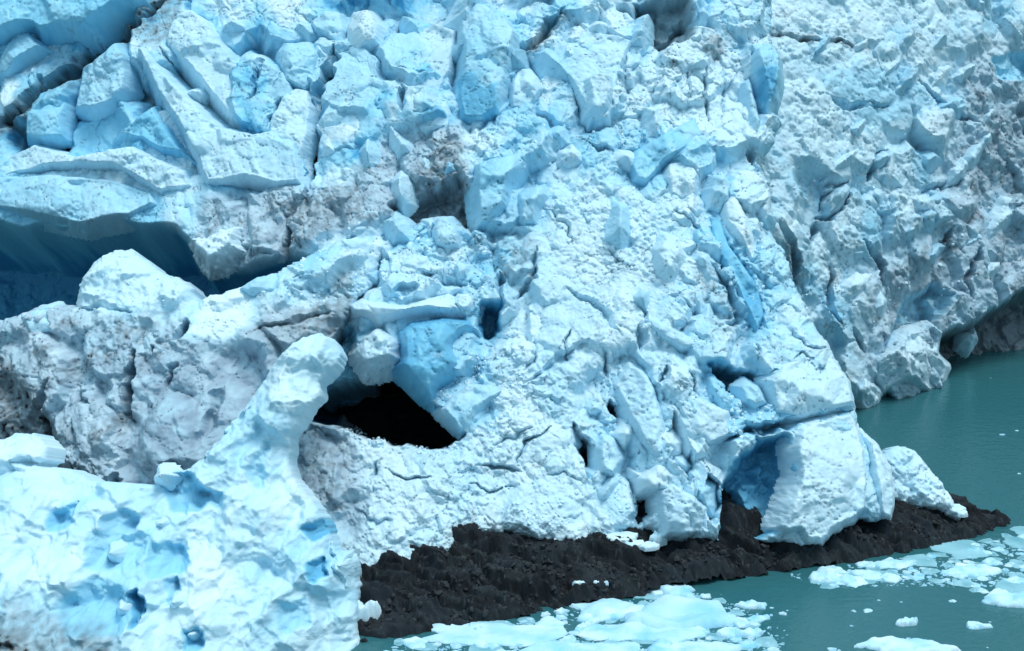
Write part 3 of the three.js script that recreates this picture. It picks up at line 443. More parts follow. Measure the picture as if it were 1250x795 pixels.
// the blocks of the front that can be told apart
const MB = [
  ['ice_tower', [[557, 20], [575, 5], [600, 3], [625, 25], [638, 45], [632, 80], [622, 110], [615, 140], [590, 152], [560, 150], [553, 120], [558, 80]], { h: 3.2, blue: 0.5, tilt: [0, 0.08], faces: [{ p: [[556, 98], [575, 92], [590, 112], [608, 108], [608, 145], [560, 150]], blue: 0.85 }] }],
  ['ice_block', [[620, 105], [630, 82], [648, 80], [666, 105], [655, 122], [640, 135], [622, 132]], { h: 1.6, blue: 0.3 }],
  ['ice_block', [[335, 62], [345, 50], [380, 48], [393, 65], [388, 100], [372, 112], [345, 106]], { h: 2.2, blue: 0.55, tilt: [-0.1, 0.15] }],
  ['ice_block', [[328, 142], [345, 115], [360, 104], [378, 108], [382, 130], [380, 165], [366, 200], [330, 178], [324, 158]], { h: 1.8, blue: 0.25 }],
  ['ice_slab', [[165, 62], [182, 60], [215, 95], [245, 125], [275, 153], [310, 160], [345, 150], [368, 165], [373, 228], [335, 232], [300, 225], [250, 232], [238, 202], [215, 158], [190, 120]], { h: 2.6, blue: 0.3, cut: 0.3, tilt: [-0.12, 0.04], look: 'smooth' }],
  ['ice_slab', [[190, 125], [215, 165], [242, 202], [225, 192], [195, 190], [170, 176], [150, 170], [133, 166], [150, 154]], { h: 2.0, blue: 0.75, r: 0.8, tilt: [0, 0.2] }],
  ['ice_slab', [[215, 10], [235, 8], [260, 25], [280, 55], [300, 85], [312, 95], [308, 120], [305, 150], [280, 145], [255, 120], [230, 90], [205, 65], [197, 52]], { h: 2.4, blue: 0.25, r: 1.4 }],
  ['ice_block', [[375, 25], [395, 10], [415, 12], [421, 30], [418, 52], [400, 48], [380, 40]], { h: 1.8, blue: 0.4 }],
  ['ice_block', [[422, 30], [430, 12], [455, 10], [468, 30], [465, 55], [440, 65], [425, 60]], { h: 2.2, blue: 0.1 }],
  ['ice_block', [[395, 130], [410, 105], [440, 85], [470, 95], [490, 110], [494, 140], [470, 150], [430, 160], [395, 165], [385, 150]], { h: 2.2, blue: 0.35, r: 1.3 }],
  ['ice_block', [[495, 155], [510, 130], [530, 110], [550, 115], [555, 140], [550, 155], [520, 167]], { h: 1.9, blue: 0.3 }],
  ['ice_slab', [[470, 60], [500, 40], [530, 25], [556, 35], [551, 85], [535, 120], [510, 138], [495, 110], [480, 90]], { h: 1.3, blue: 0.3, siltShade: 0.1 }],
  ['ice_slab', [[-60, -60], [210, -60], [185, 8], [150, 25], [115, 50], [100, 52], [80, 50], [50, 55], [40, 48], [10, 60], [-60, 75]], { h: 4.2, blue: 0.72, step: 0.1, cut: 0.3 }],
  ['ice_block', [[4, 60], [20, 38], [38, 35], [62, 60], [32, 78], [10, 97], [-12, 90]], { h: 2.2, blue: 0.55 }],
  ['ice_block', [[48, 112], [72, 104], [80, 125], [75, 165], [50, 172], [28, 165], [30, 140]], { h: 1.6, blue: 0.7 }],
  ['ice_block', [[98, 82], [130, 62], [148, 48], [163, 70], [160, 108], [140, 130], [110, 140], [88, 130]], { h: 2.3, blue: 0.5, tilt: [0, 0.1] }],
  ['ice_ledge', [[0, 192], [40, 173], [90, 188], [150, 178], [165, 175], [205, 195], [230, 205], [240, 230], [195, 240], [140, 212], [60, 207], [0, 214]], { h: 2.4, blue: 0.25, r: 0.8 }],
  ['ice_ledge', [[-60, 215], [60, 210], [140, 214], [190, 232], [196, 252], [160, 268], [100, 280], [60, 272], [0, 260], [-60, 260]], { h: 2.2, blue: 0.5, r: 1.3 }],
  ['ice_block', [[232, 292], [250, 288], [275, 278], [298, 275], [301, 310], [290, 315], [275, 327], [255, 331], [237, 312]], { h: 3.4, blue: 0.0, look: 'apron', ragged: 0.4, sink: -0.5, cut: 0.4 }],
  ['ice_block', [[300, 235], [330, 228], [350, 245], [348, 280], [340, 308], [305, 312], [298, 270]], { h: 2.0, look: 'silty', siltShade: 0.1 }],
  ['ice_pillar', [[912, 75], [915, 60], [930, 50], [945, 52], [955, 70], [957, 95], [950, 125], [938, 140], [928, 130], [921, 105]], { h: 2.9, blue: 0.5, r: 1.1, faces: [{ p: [[922, 88], [945, 90], [944, 120], [932, 136], [925, 115]], blue: 0.9 }] }],
  ['ice_pillar', [[906, 98], [917, 90], [925, 120], [932, 150], [926, 168], [914, 162]], { h: 1.8, blue: 0.35, r: 0.6 }],
  ['ice_slab', [[672, 55], [690, 42], [720, 35], [755, 38], [775, 45], [762, 80], [750, 130], [745, 145], [720, 150], [705, 120], [690, 95], [675, 85]], { h: 1.5, blue: 0.35, r: 1.1 }],
  ['ice_block', [[710, 97], [725, 88], [750, 92], [752, 115], [745, 135], [730, 148], [715, 140]], { h: 2.4, blue: 0.2, sink: -0.2 }],
  ['ice_slab', [[770, 200], [775, 180], [800, 165], [830, 150], [850, 140], [860, 165], [840, 185], [810, 202], [790, 225], [775, 218]], { h: 1.5, blue: 0.65, tilt: [0.1, 0.1] }],
  ['ice_block', [[808, 215], [815, 197], [830, 193], [848, 197], [856, 212], [852, 240], [835, 246], [815, 240]], { h: 1.9, blue: 0.15 }],
  ['ice_block', [[862, 228], [870, 212], [885, 210], [898, 225], [893, 245], [880, 258], [866, 252]], { h: 1.9, blue: 0.35 }],
  ['ice_pillar', [[880, 246], [890, 235], [901, 236], [916, 265], [926, 300], [929, 322], [915, 320], [895, 296], [882, 272]], { h: 2.2, blue: 0.05, r: 0.7 }],
  ['ice_slab', [[868, 262], [880, 262], [893, 298], [913, 326], [930, 350], [936, 385], [926, 402], [908, 372], [888, 332], [873, 300]], { h: 1.2, blue: 0.8, r: 0.5 }],
  ['ice_block', [[575, 200], [605, 190], [635, 185], [650, 198], [641, 214], [628, 230], [625, 255], [615, 265], [598, 279], [580, 279], [573, 240]], { h: 3, blue: 0.6, cut: 0.5, tilt: [0.08, 0.15] }],
  ['ice_block', [[628, 236], [640, 228], [665, 222], [673, 240], [662, 255], [660, 276], [640, 281], [627, 270]], { h: 2.4, blue: 0.55, tilt: [0, 0.15] }],
  ['ice_block', [[525, 277], [532, 263], [548, 262], [566, 280], [563, 302], [545, 307], [528, 302]], { h: 2.0, blue: 0.35 }],
  ['ice_block', [[484, 405], [500, 390], [540, 385], [575, 390], [583, 400], [570, 410], [560, 425], [572, 446], [556, 466], [538, 478], [530, 497], [512, 484], [490, 462], [476, 448], [486, 435]], { h: 3.4, blue: 0.82, tilt: [-0.1, 0.3], cut: 0.6 }],
  ['ice_block', [[425, 430], [440, 405], [460, 398], [487, 405], [491, 440], [480, 450], [445, 458], [432, 442]], { h: 2.8, blue: 0.1, look: 'crumbly', cut: 0.35, amp: 1.4, ragged: 0.3 }],
  ['ice_ledge', [[418, 370], [440, 360], [495, 368], [520, 360], [548, 355], [560, 365], [580, 384], [545, 390], [500, 392], [460, 398], [425, 386]], { h: 3.0, blue: 0.1, r: 0.7 }],
  ['ice_block', [[533, 500], [545, 480], [570, 465], [600, 468], [620, 476], [605, 490], [585, 505], [575, 525], [562, 530], [546, 516]], { h: 2.2, blue: 0.4, look: 'jumble', amp: 0.6 }],
  ['ice_block', [[482, 318], [500, 305], [525, 308], [530, 325], [512, 340], [490, 338]], { h: 1.5, blue: 0.2 }],
  ['ice_block', [[548, 322], [560, 312], [575, 322], [572, 338], [558, 342]], { h: 1.4, blue: 0.3 }],
  ['ice_block', [[545, 372], [556, 355], [575, 352], [585, 368], [578, 384], [560, 386]], { h: 2.2, blue: 0.15 }],
  ['ice_buttress', [[967, 525], [985, 512], [1040, 501], [1053, 525], [1060, 560], [1062, 590], [1058, 622], [1045, 638], [1020, 652], [1005, 666], [985, 664], [975, 650], [960, 655], [946, 645], [955, 620], [968, 580], [965, 545]], { h: 2.4, blue: 0.15, r: 1.2, tilt: [0, -0.02], ragged: 0.18 }],
  ['ice_slab', [[935, 462], [955, 442], [985, 430], [1020, 435], [1040, 465], [1046, 494], [1010, 506], [975, 511], [950, 503], [945, 482]], { h: 1.9, blue: 0.15, r: 1.0 }],
  ['ice_pillar', [[1057, 527], [1075, 545], [1090, 572], [1095, 602], [1090, 634], [1076, 630], [1066, 600], [1061, 560]], { h: 1.8, blue: 0.15, r: 0.7 }],
  ['ice_block', [[800, 598], [820, 585], [850, 600], [868, 620], [860, 652], [835, 660], [808, 658], [802, 630]], { h: 2.4, blue: 0.25, look: 'apron' }],
  ['ice_pillar', [[752, 467], [770, 442], [790, 450], [805, 475], [815, 520], [823, 560], [800, 566], [780, 542], [766, 512]], { h: 1.8, blue: 0.3, look: 'apron' }],
  ['ice_block', [[810, 482], [830, 472], [850, 480], [893, 500], [895, 530], [870, 545], [840, 558], [828, 520]], { h: 1.6, blue: 0.2, look: 'apron' }],
  ['ice_block', [[775, 582], [800, 562], [828, 565], [838, 588], [820, 605], [780, 602]], { h: 1.9, blue: 0.1, look: 'apron' }],
  ['ice_slab', [[633, 560], [640, 541], [670, 521], [698, 516], [704, 540], [690, 552], [650, 571]], { h: 1.3, blue: 0.15 }],
  ['ice_slab', [[783, 388], [800, 384], [845, 408], [857, 424], [832, 430], [800, 411]], { h: 1.7, blue: 0.3, tilt: [0, 0.1] }],
  ['ice_block', [[726, 545], [735, 530], [750, 535], [762, 560], [752, 585], [730, 580]], { h: 1.6, blue: 0.35, look: 'apron' }],
  ['ice_block', [[905, 470], [915, 462], [930, 470], [940, 490], [925, 498], [910, 490]], { h: 1.4, blue: 0.4 }],
];
for (const [n, p, o] of MB) iceBlock(mainB, glacier, n, p, o);
{ // tumbled blocks lying in the broken zones
  const r = rng(4242), put = MB.map(([, p]) => [p.reduce((s, q) => s + q[0], 0) / p.length, p.reduce((s, q) => s + q[1], 0) / p.length, 16]);
  for (const [zone, count, s0, s1, blue] of [
    [[[420, 275], [520, 262], [600, 290], [600, 350], [500, 362], [425, 350]], 11, 9, 26, 0.25], [[[640, 150], [860, 130], [900, 240], [860, 330], [700, 330], [650, 240]], 6, 14, 34, 0.4],
    [[[780, 320], [930, 330], [940, 430], [860, 450], [780, 430]], 7, 10, 26, 0.3], [[[420, 0], [860, 0], [860, 90], [640, 150], [560, 60]], 10, 12, 34, 0.4], [[[560, 460], [640, 430], [640, 500], [580, 520]], 9, 6, 15, 0.3],
    [[[380, 150], [560, 165], [560, 210], [470, 240], [390, 225]], 8, 12, 30, 0.4], [[[700, 480], [880, 560], [880, 640], [760, 650], [700, 580]], 12, 10, 26, 0.25], [[[220, 20], [400, 20], [380, 220], [250, 200]], 5, 16, 30, 0.4],
  ]) {
    const f = polySD(zone); let n = 0, tries = 0;
    while (n < count && tries++ < 4000) {
      const x = mix(f.box[0], f.box[2], r()), y = mix(f.box[1], f.box[3], r()), q = s0 * Math.pow(s1 / s0, Math.pow(r(), 1.6));
      if (f(x, y) < 0 || put.some((w) => Math.hypot(w[0] - x, w[1] - y) < 0.75 * (w[2] + q))) continue;
      put.push([x, y, q]); n++;
      const m = 5 + Math.floor(r() * 3), a0 = r() * 6.283, tall = 0.6 + 1.1 * r(), lean = (r() - 0.5) * 0.8, p = [];
      for (let i = 0; i < m; i++) { const a = a0 + (i + 0.55 * r()) / m * 6.283, e = q * (0.75 + 0.4 * r()); const dx = e * Math.cos(a), dy = e * Math.sin(a) * tall; p.push([x + dx - lean * dy, y + dy]); }
      iceBlock(mainB, glacier, 'ice_block', p, { h: 1.2 + q * 0.06 * (0.5 + 0.8 * r()), sink: -1, steep: 2.4, look: r() < 0.4 ? 'apron' : 'smooth', blue: sat(blue + 0.5 * (r() - 0.5)), cut: 0.9, seed: 5000 + n * 13 + (x | 0), siltShade: r() < 0.08 ? 0.2 : 0, tilt: [0.3 * (r() - 0.5), 0.3 * (r() - 0.3)] });
    }
  }
}

// ================================================================ RIGHT-HAND ICE CLIFF
const cliffB = body(FACE, [[840, -70, 141], [900, 0, 137], [1000, 0, 140], [1100, 0, 146], [1330, -70, 160], [1250, 0, 155], [950, 100, 134], [1000, 200, 136], [1100, 150, 144], [1250, 150, 153], [960, 300, 131], [1000, 380, 135], [1050, 300, 138.5], [1150, 250, 146], [1250, 300, 151], [1060, 420, 138], [1060, 492, 140], [1100, 475, 143], [1150, 400, 146], [1250, 400, 150], [1150, 474, 145.6], [1250, 466, 148.5], [1330, 460, 150], [1330, 300, 154]]);
const cliff = thing('ice_cliff', 'rough crumbling grey white ice cliff rising from the far water', 'glacier');
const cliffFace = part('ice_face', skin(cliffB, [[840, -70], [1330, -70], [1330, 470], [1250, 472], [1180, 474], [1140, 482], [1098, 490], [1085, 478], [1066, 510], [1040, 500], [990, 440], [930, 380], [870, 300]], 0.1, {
  ragged: 0.3, skirt: 4,
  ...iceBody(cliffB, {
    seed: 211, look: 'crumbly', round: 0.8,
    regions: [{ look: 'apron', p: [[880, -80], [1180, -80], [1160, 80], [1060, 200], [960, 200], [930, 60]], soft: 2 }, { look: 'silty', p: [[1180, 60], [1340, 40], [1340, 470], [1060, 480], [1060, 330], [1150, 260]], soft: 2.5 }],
    forms: [
      { p: [[1170, 490], [1150, 445], [1145, 420], [1165, 405], [1200, 397], [1245, 362], [1340, 320], [1340, 490]], h: -7, e: 0.6, siltShade: 0.92 },  // dirty ice under the overhang, with its shade put into the colour
      { p: [[1095, 400], [1110, 365], [1150, 345], [1165, 360], [1150, 385], [1120, 400], [1085, 420]], h: -2.6, e: 0.4, siltShade: 0.3, blue: 0.5 },
      { p: [[1215, 70], [1250, 62], [1270, 80], [1250, 95], [1220, 90]], h: -1, e: 0.4, blue: 0.6 }, { p: [[1235, 135], [1270, 120], [1270, 175], [1240, 165]], h: -1.6, e: 0.5, siltShade: 0.4 },
      { p: [[1120, 245], [1150, 238], [1185, 248], [1175, 275], [1140, 275]], h: 1, e: 0.6 },
    ],
    cracks: [
      { l: [[1085, 178], [1070, 195], [1062, 220]], w: 0.5, d: 2.2 }, { l: [[1042, 215], [1030, 225], [1015, 232], [1005, 252]], w: 0.32, d: 1.8 }, { l: [[1040, 225], [1035, 245], [1018, 262], [1000, 262]], w: 0.35, d: 1.8 }, { l: [[1003, 265], [995, 295]], w: 0.35, d: 1.6 },
      { l: [[940, 38], [990, 45], [1030, 48], [1060, 58]], w: 0.3, d: 0.9 }, { l: [[1100, 40], [1120, 45]], w: 0.2, d: 0.6 }, { l: [[948, 270], [970, 300], [975, 350]], w: 0.5, d: 1.6 }, { l: [[1165, 275], [1150, 305]], w: 0.3, d: 1.2 },
      { l: [[1000, 110], [1040, 130], [1090, 125]], w: 0.3, d: 1 }, { l: [[1120, 90], [1150, 130], [1200, 150]], w: 0.35, d: 1.2 }, { l: [[1050, 290], [1080, 320], [1085, 360]], w: 0.35, d: 1.4 }, { l: [[1190, 190], [1170, 220], [1120, 235]], w: 0.35, d: 1.2 }, { l: [[1200, 300], [1180, 340], [1190, 370]], w: 0.35, d: 1.4 }, { l: [[1020, 320], [1015, 370], [1030, 400]], w: 0.35, d: 1.4 },
      { l: [[1150, 385], [1100, 410], [1075, 435]], w: 0.5, d: 2.2 }, { l: [[1040, 400], [1060, 430]], w: 0.3, d: 1 }, { l: [[1220, 260], [1250, 250]], w: 0.3, d: 1 },
    ],
    stains: [
      { l: [[930, 38], [960, 40], [995, 45], [1030, 48], [1060, 58]], w: 0.28, siltShade: 0.5 }, { l: [[1100, 40], [1125, 45]], w: 0.2, siltShade: 0.35 }, { l: [[1130, 300], [1120, 340], [1095, 390]], w: 0.3, siltShade: 0.5 }, { l: [[1180, 180], [1220, 210], [1250, 240]], w: 0.4, siltShade: 0.45 }, { p: [[1090, 330], [1160, 320], [1160, 390], [1080, 420]], w: 0.9, siltShade: 0.3 }, { p: [[1000, 90], [1100, 70], [1150, 130], [1060, 160]], w: 1.5, blue: 0.5 }, { p: [[980, 215], [1030, 205], [1020, 250], [990, 250]], w: 0.6, siltShade: 0.2 },
      { p: [[955, 290], [975, 300], [985, 350], [965, 345]], w: 0.35, siltShade: 0.5 }, { p: [[1210, 130], [1340, 110], [1340, 230], [1180, 220]], w: 1.5, siltShade: 0.25 },
    ],
  }),
}), iceMat, cliff);
rubble(cliffB, cliffFace, cliff, [[[[960, 180], [1180, 150], [1200, 380], [1060, 470], [980, 380]], 220, 0.14]], 73);
{
  const r = rng(909), put = [];
  for (let n = 0, t = 0; n < 26 && t < 2000; t++) {
    const x = 975 + 260 * r(), y = 20 + 350 * r(), q = 12 + 22 * r() * r(); if (x < 960 + y * 0.22 || put.some((w) => Math.hypot(w[0] - x, w[1] - y) < w[2] + q)) continue; put.push([x, y, q]); n++;
    const m = 5 + Math.floor(r() * 3), a0 = r() * 6.283, tall = 0.6 + r(), p = []; for (let i = 0; i < m; i++) { const a = a0 + (i + 0.5 * r()) / m * 6.283, e = q * (0.7 + 0.5 * r()), dx = e * Math.cos(a), dy = e * Math.sin(a) * tall; p.push([x + dx - 0.5 * dy, y + dy]); }
    iceBlock(cliffB, cliff, 'ice_block', p, { step: 0.1, h: 1.3 + 0.03 * q, sink: -1, steep: 2.6, blue: 0.1 + 0.5 * r() * r(), look: r() < 0.5 ? 'crumbly' : 'apron', seed: 7000 + n * 17 });
  }
}
for (const [n, p, o] of [
  ['ice_block', [[1068, 440], [1085, 420], [1110, 400], [1140, 393], [1152, 405], [1150, 430], [1165, 445], [1155, 470], [1135, 480], [1105, 470], [1080, 478], [1070, 460]], { h: 3, blue: 0.1, look: 'crumbly', siltShade: 0.08, r: 1.2 }],
  ['ice_block', [[1042, 475], [1055, 458], [1068, 465], [1080, 475], [1078, 495], [1062, 507], [1050, 500]], { h: 2.4, blue: 0.1, look: 'crumbly' }],
  ['ice_block', [[1185, 402], [1200, 396], [1205, 410], [1195, 425], [1186, 418]], { h: 2.6, sink: -3, blue: 0.2, look: 'crumbly' }],
  ['ice_block', [[1185, 470], [1200, 460], [1225, 455], [1250, 458], [1250, 474], [1190, 476]], { h: 1.2, sink: -2, look: 'silty' }],
  ['ice_slab', [[1065, 60], [1085, 35], [1110, 45], [1100, 80], [1080, 95]], { h: 1.0, blue: 0.3, sink: -0.4 }],
  ['ice_block', [[1130, 250], [1150, 240], [1172, 250], [1168, 268], [1145, 275]], { h: 1.6, blue: 0.3, look: 'apron' }],
  ['ice_block', [[1022, 228], [1035, 222], [1042, 228], [1032, 248], [1018, 255], [1012, 245]], { h: 1.4, siltShade: 0.1 }],
]) iceBlock(cliffB, cliff, n, p, { step: 0.1, ...o });

// ================================================================ RIDGE BEHIND THE SPIRE
const ridgeB = body(FACE, [[-260, 400, 119], [-260, 560, 113], [-70, 380, 116], [0, 390, 113.5], [60, 370, 114], [135, 300, 113.5], [90, 350, 113], [230, 350, 112.5], [345, 325, 113.5], [420, 290, 115.5], [470, 275, 117], [440, 340, 114], [410, 390, 113], [130, 450, 109.5], [0, 500, 110], [-70, 560, 110], [150, 590, 105.5], [60, 560, 107.5], [230, 500, 107.5], [300, 440, 109.5], [380, 420, 111.5], [300, 520, 107], [230, 580, 105.5], [330, 600, 105], [200, 400, 110.5], [400, 480, 111]]);
const ridge = thing('ice_ridge', 'weathered grey white ice ridge with vertical crack between the hollow and the spire', 'glacier');
const ridgeFace = part('ice_face', skin(ridgeB, [[-260, 405], [-170, 388], [-70, 392], [0, 386], [18, 378], [40, 372], [62, 366], [88, 371], [92, 340], [109, 310], [132, 297], [155, 299], [178, 318], [190, 328], [224, 340], [237, 362], [290, 345], [345, 321], [400, 297], [430, 275], [452, 268], [470, 290], [450, 340], [430, 365], [415, 392], [396, 425], [385, 440], [360, 480], [340, 540], [330, 610], [280, 660], [100, 660], [-260, 660]], 0.075, {
  ragged: 0.25, skirt: 5,
  ...iceBody(ridgeB, {
    seed: 411, look: 'silty', round: 1.8,
    regions: [
      { look: 'worn', p: [[85, 380], [90, 330], [130, 285], [190, 320], [240, 355], [240, 395], [170, 400]], soft: 0.8 }, { look: 'smooth', p: [[235, 360], [345, 315], [305, 400], [280, 420], [225, 410]], soft: 0.6 },
      { look: 'veiled', p: [[165, 440], [300, 420], [340, 440], [330, 600], [160, 600]], soft: 1 }, { look: 'jumble', p: [[300, 330], [400, 290], [480, 250], [460, 350], [400, 380], [320, 370]], soft: 0.8 },
    ],
    forms: [
      { p: [[-260, 480], [-80, 470], [0, 455], [20, 470], [55, 530], [60, 570], [100, 590], [-260, 600]], h: -1.6, e: 0.9, siltShade: 0.8 }, { p: [[60, 370], [90, 372], [80, 420], [50, 440], [20, 400]], h: 0.4, e: 0.6 },
      { p: [[290, 400], [340, 392], [410, 375], [430, 385], [395, 420], [350, 425], [330, 420]], h: 0.6, e: 0.4, siltShade: 0.3 }, { p: [[170, 540], [200, 480], [225, 490], [240, 560], [190, 580]], h: 0.9, e: 0.5, siltShade: 0.1 },
    ],
    cracks: [
      { l: [[163, 425], [158, 455], [152, 480], [154, 505], [158, 515]], w: 0.42, d: 2.4 }, { l: [[224, 390], [222, 405], [210, 415]], w: 0.3, d: 1.6 }, { l: [[183, 422], [184, 432]], w: 0.2, d: 1 }, { l: [[90, 470], [100, 500], [85, 530]], w: 0.4, d: 1 },
      { l: [[60, 460], [45, 500], [50, 540]], w: 0.5, d: 1.2 }, { l: [[200, 470], [215, 440]], w: 0.3, d: 0.7 }, { l: [[110, 590], [150, 588]], w: 0.4, d: 1.4 }, { l: [[195, 565], [230, 580]], w: 0.3, d: 1.2 }, { l: [[300, 405], [340, 396], [400, 380]], w: 0.3, d: 0.9 },
      { l: [[275, 470], [250, 520], [240, 545]], w: 0.6, d: 0.8 }, { l: [[90, 380], [120, 372], [160, 382]], w: 0.3, d: 0.6 },
    ],
    stains: [
      { p: [[-80, 440], [10, 440], [40, 480], [60, 540], [80, 600], [-80, 600]], w: 0.8, siltShade: 0.75 }, { p: [[345, 400], [400, 350], [430, 310], [430, 380], [400, 420]], w: 0.7, siltShade: 0.5 }, { p: [[155, 380], [210, 375], [210, 400], [160, 400]], w: 0.5, siltShade: 0.3 },
      { p: [[245, 355], [300, 345], [300, 395], [280, 415], [232, 408]], w: 0.4, siltShade: 0, blue: 0 }, { p: [[90, 330], [132, 290], [185, 325], [236, 360], [220, 375], [150, 370], [100, 360]], w: 0.5, siltShade: 0, blue: 0.15 },
    ],
  }),
}), iceMat, ridge);
rubble(ridgeB, ridgeFace, ridge, [[[[90, 300], [180, 310], [240, 360], [170, 400], [90, 380]], 60, 0.1], [[[300, 340], [450, 275], [440, 350], [330, 390]], 150, 0.12]], 75);
for (const [n, p, o] of [
  ['ice_slab', [[172, 545], [190, 500], [205, 487], [220, 492], [238, 530], [240, 552], [210, 570], [180, 565]], { h: 1.4, siltShade: 0.1, blue: 0.15 }],
  ['ice_block', [[80, 510], [90, 490], [120, 487], [140, 500], [150, 560], [130, 590], [95, 570]], { h: 1.4, look: 'silty' }],
  ['ice_slab', [[300, 408], [315, 398], [355, 393], [368, 405], [350, 418], [318, 418]], { h: 1.2, look: 'silty', siltShade: 0.1 }],
  ['ice_block', [[290, 350], [310, 338], [340, 335], [335, 355], [305, 362]], { h: 1.0, blue: 0.5 }],
  ['ice_block', [[340, 345], [365, 330], [385, 335], [372, 355], [348, 360]], { h: 1.1, blue: 0.4 }],
  ['ice_block', [[22, 385], [40, 374], [60, 369], [70, 385], [60, 405], [35, 410]], { h: 1.2, blue: 0.3 }],
]) iceBlock(ridgeB, ridge, n, p, { step: 0.075, ...o });

// ================================================================ FOREGROUND MOUND WITH ITS SPIRE
const moundB = body(FACE, [[-260, 560, 98], [-260, 870, 85], [-260, 700, 92], [430, 790, 96.5], [200, 790, 91], [-60, 790, 87], [-60, 640, 94], [200, 600, 97.5], [0, 550, 98.5], [330, 520, 100], [385, 405, 102], [400, 640, 99], [100, 640, 95.5], [300, 640, 96.5], [200, 700, 94], [320, 720, 94.5], [420, 700, 98], [0, 870, 84.5], [200, 870, 88.5], [430, 870, 94], [260, 560, 99], [300, 480, 101], [350, 460, 101.2]]);
const mound = thing('ice_mound', 'bright white melting ice mound with a tall leaning spire in front of the ridge', 'ice mound');
part('ice_face', skin(moundB, [[-260, 560], [-160, 530], [-70, 540], [0, 535], [10, 528], [35, 528], [52, 545], [50, 561], [40, 567], [60, 570], [90, 578], [105, 588], [150, 590], [188, 590], [187, 576], [200, 573], [222, 574], [240, 560], [262, 538], [280, 510], [300, 480], [320, 450], [345, 425], [365, 408], [385, 401], [402, 408], [411, 425], [408, 440], [395, 454], [386, 463], [387, 480], [372, 502], [350, 530], [345, 555], [352, 580], [377, 610], [398, 640], [406, 678], [428, 672], [432, 700], [432, 760], [438, 800], [430, 900], [-260, 900]], 0.068, {
  ragged: 0.16, skirt: 4,
  ...iceBody(moundB, {
    seed: 611, look: 'worn', round: 1.5,
    forms: [
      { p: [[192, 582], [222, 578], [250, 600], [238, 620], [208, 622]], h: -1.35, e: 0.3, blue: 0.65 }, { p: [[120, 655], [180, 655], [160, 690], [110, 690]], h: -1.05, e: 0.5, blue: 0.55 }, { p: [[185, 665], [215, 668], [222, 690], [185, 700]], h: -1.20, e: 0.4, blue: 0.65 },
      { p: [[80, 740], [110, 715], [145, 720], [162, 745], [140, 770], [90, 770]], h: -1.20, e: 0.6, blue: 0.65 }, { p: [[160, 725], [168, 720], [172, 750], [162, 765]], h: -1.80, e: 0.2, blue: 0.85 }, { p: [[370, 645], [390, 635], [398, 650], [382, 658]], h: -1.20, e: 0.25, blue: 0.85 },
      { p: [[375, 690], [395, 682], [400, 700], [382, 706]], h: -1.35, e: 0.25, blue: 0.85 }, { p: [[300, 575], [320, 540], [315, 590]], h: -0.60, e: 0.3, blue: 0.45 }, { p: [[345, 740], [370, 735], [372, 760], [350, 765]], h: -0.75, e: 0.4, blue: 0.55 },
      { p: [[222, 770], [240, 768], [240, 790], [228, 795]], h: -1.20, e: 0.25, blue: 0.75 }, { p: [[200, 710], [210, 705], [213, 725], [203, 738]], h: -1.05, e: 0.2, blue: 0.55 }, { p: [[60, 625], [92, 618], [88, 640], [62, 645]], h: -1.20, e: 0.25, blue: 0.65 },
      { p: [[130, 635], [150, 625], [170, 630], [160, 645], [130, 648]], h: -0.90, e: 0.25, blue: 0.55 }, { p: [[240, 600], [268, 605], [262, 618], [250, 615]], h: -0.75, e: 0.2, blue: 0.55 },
    ],
    cracks: [{ l: [[400, 655], [405, 690], [420, 720]], w: 0.3, d: 0.8 }, { l: [[10, 565], [40, 568]], w: 0.35, d: 0.7 }, { l: [[240, 570], [270, 530], [305, 485]], w: 0.25, d: 0.5 }],
    stains: [{ p: [[-80, 745], [20, 735], [70, 760], [130, 765], [150, 800], [150, 900], [-80, 900]], w: 0.9, siltShade: 0.55 }, { p: [[40, 760], [70, 748], [100, 775], [60, 780]], w: 0.4, siltShade: 0.5 }, { p: [[-80, 765], [15, 772], [40, 800], [-80, 820]], w: 0.5, siltShade: 0.9 }],
  }),
}), iceMat, mound);
// little melt teeth and nubs on the mound
for (const [x, y, r, H] of [[198, 580, 10, 0.9], [140, 675, 12, 0.9], [215, 735, 10, 0.8], [150, 742, 9, 0.8], [415, 690, 11, 0.8], [195, 640, 9, 0.7], [232, 775, 9, 0.7]]) {
  const rr = rng(x * 7 + y), p = []; for (let i = 0; i < 9; i++) { const a = i / 9 * 6.283, q = r * (0.7 + 0.5 * rr()); p.push([x + q * Math.cos(a), y + q * Math.sin(a) * 0.85]); }
  iceBlock(moundB, mound, 'ice_knob', p, { h: H + 0.5, sink: -0.5, blue: 0.12 + 0.12 * rr(), look: 'worn', step: 0.07 });
}

// ================================================================ HUMP AT THE END OF THE LEDGE
const humpB = body(FACE, [[1090, 548, 116], [1122, 546, 116], [1100, 600, 114], [1150, 600, 114.6], [1180, 636, 113.8], [1120, 620, 113.6], [1130, 575, 115], [1070, 600, 114.5]]);
const hump = thing('ice_hump', 'small rounded white ice hump at the far tip of the rock ledge', 'ice mound');
part('ice_face', skin(humpB, [[1075, 560], [1090, 548], [1105, 543], [1122, 548], [1140, 572], [1155, 588], [1168, 606], [1172, 618], [1184, 637], [1172, 636], [1150, 622], [1095, 614], [1070, 610]], 0.075, {
  ragged: 0.22, skirt: 2.5, ...iceBody(humpB, { seed: 811, look: 'apron', round: 1.2 }),
}), iceMat, hump);

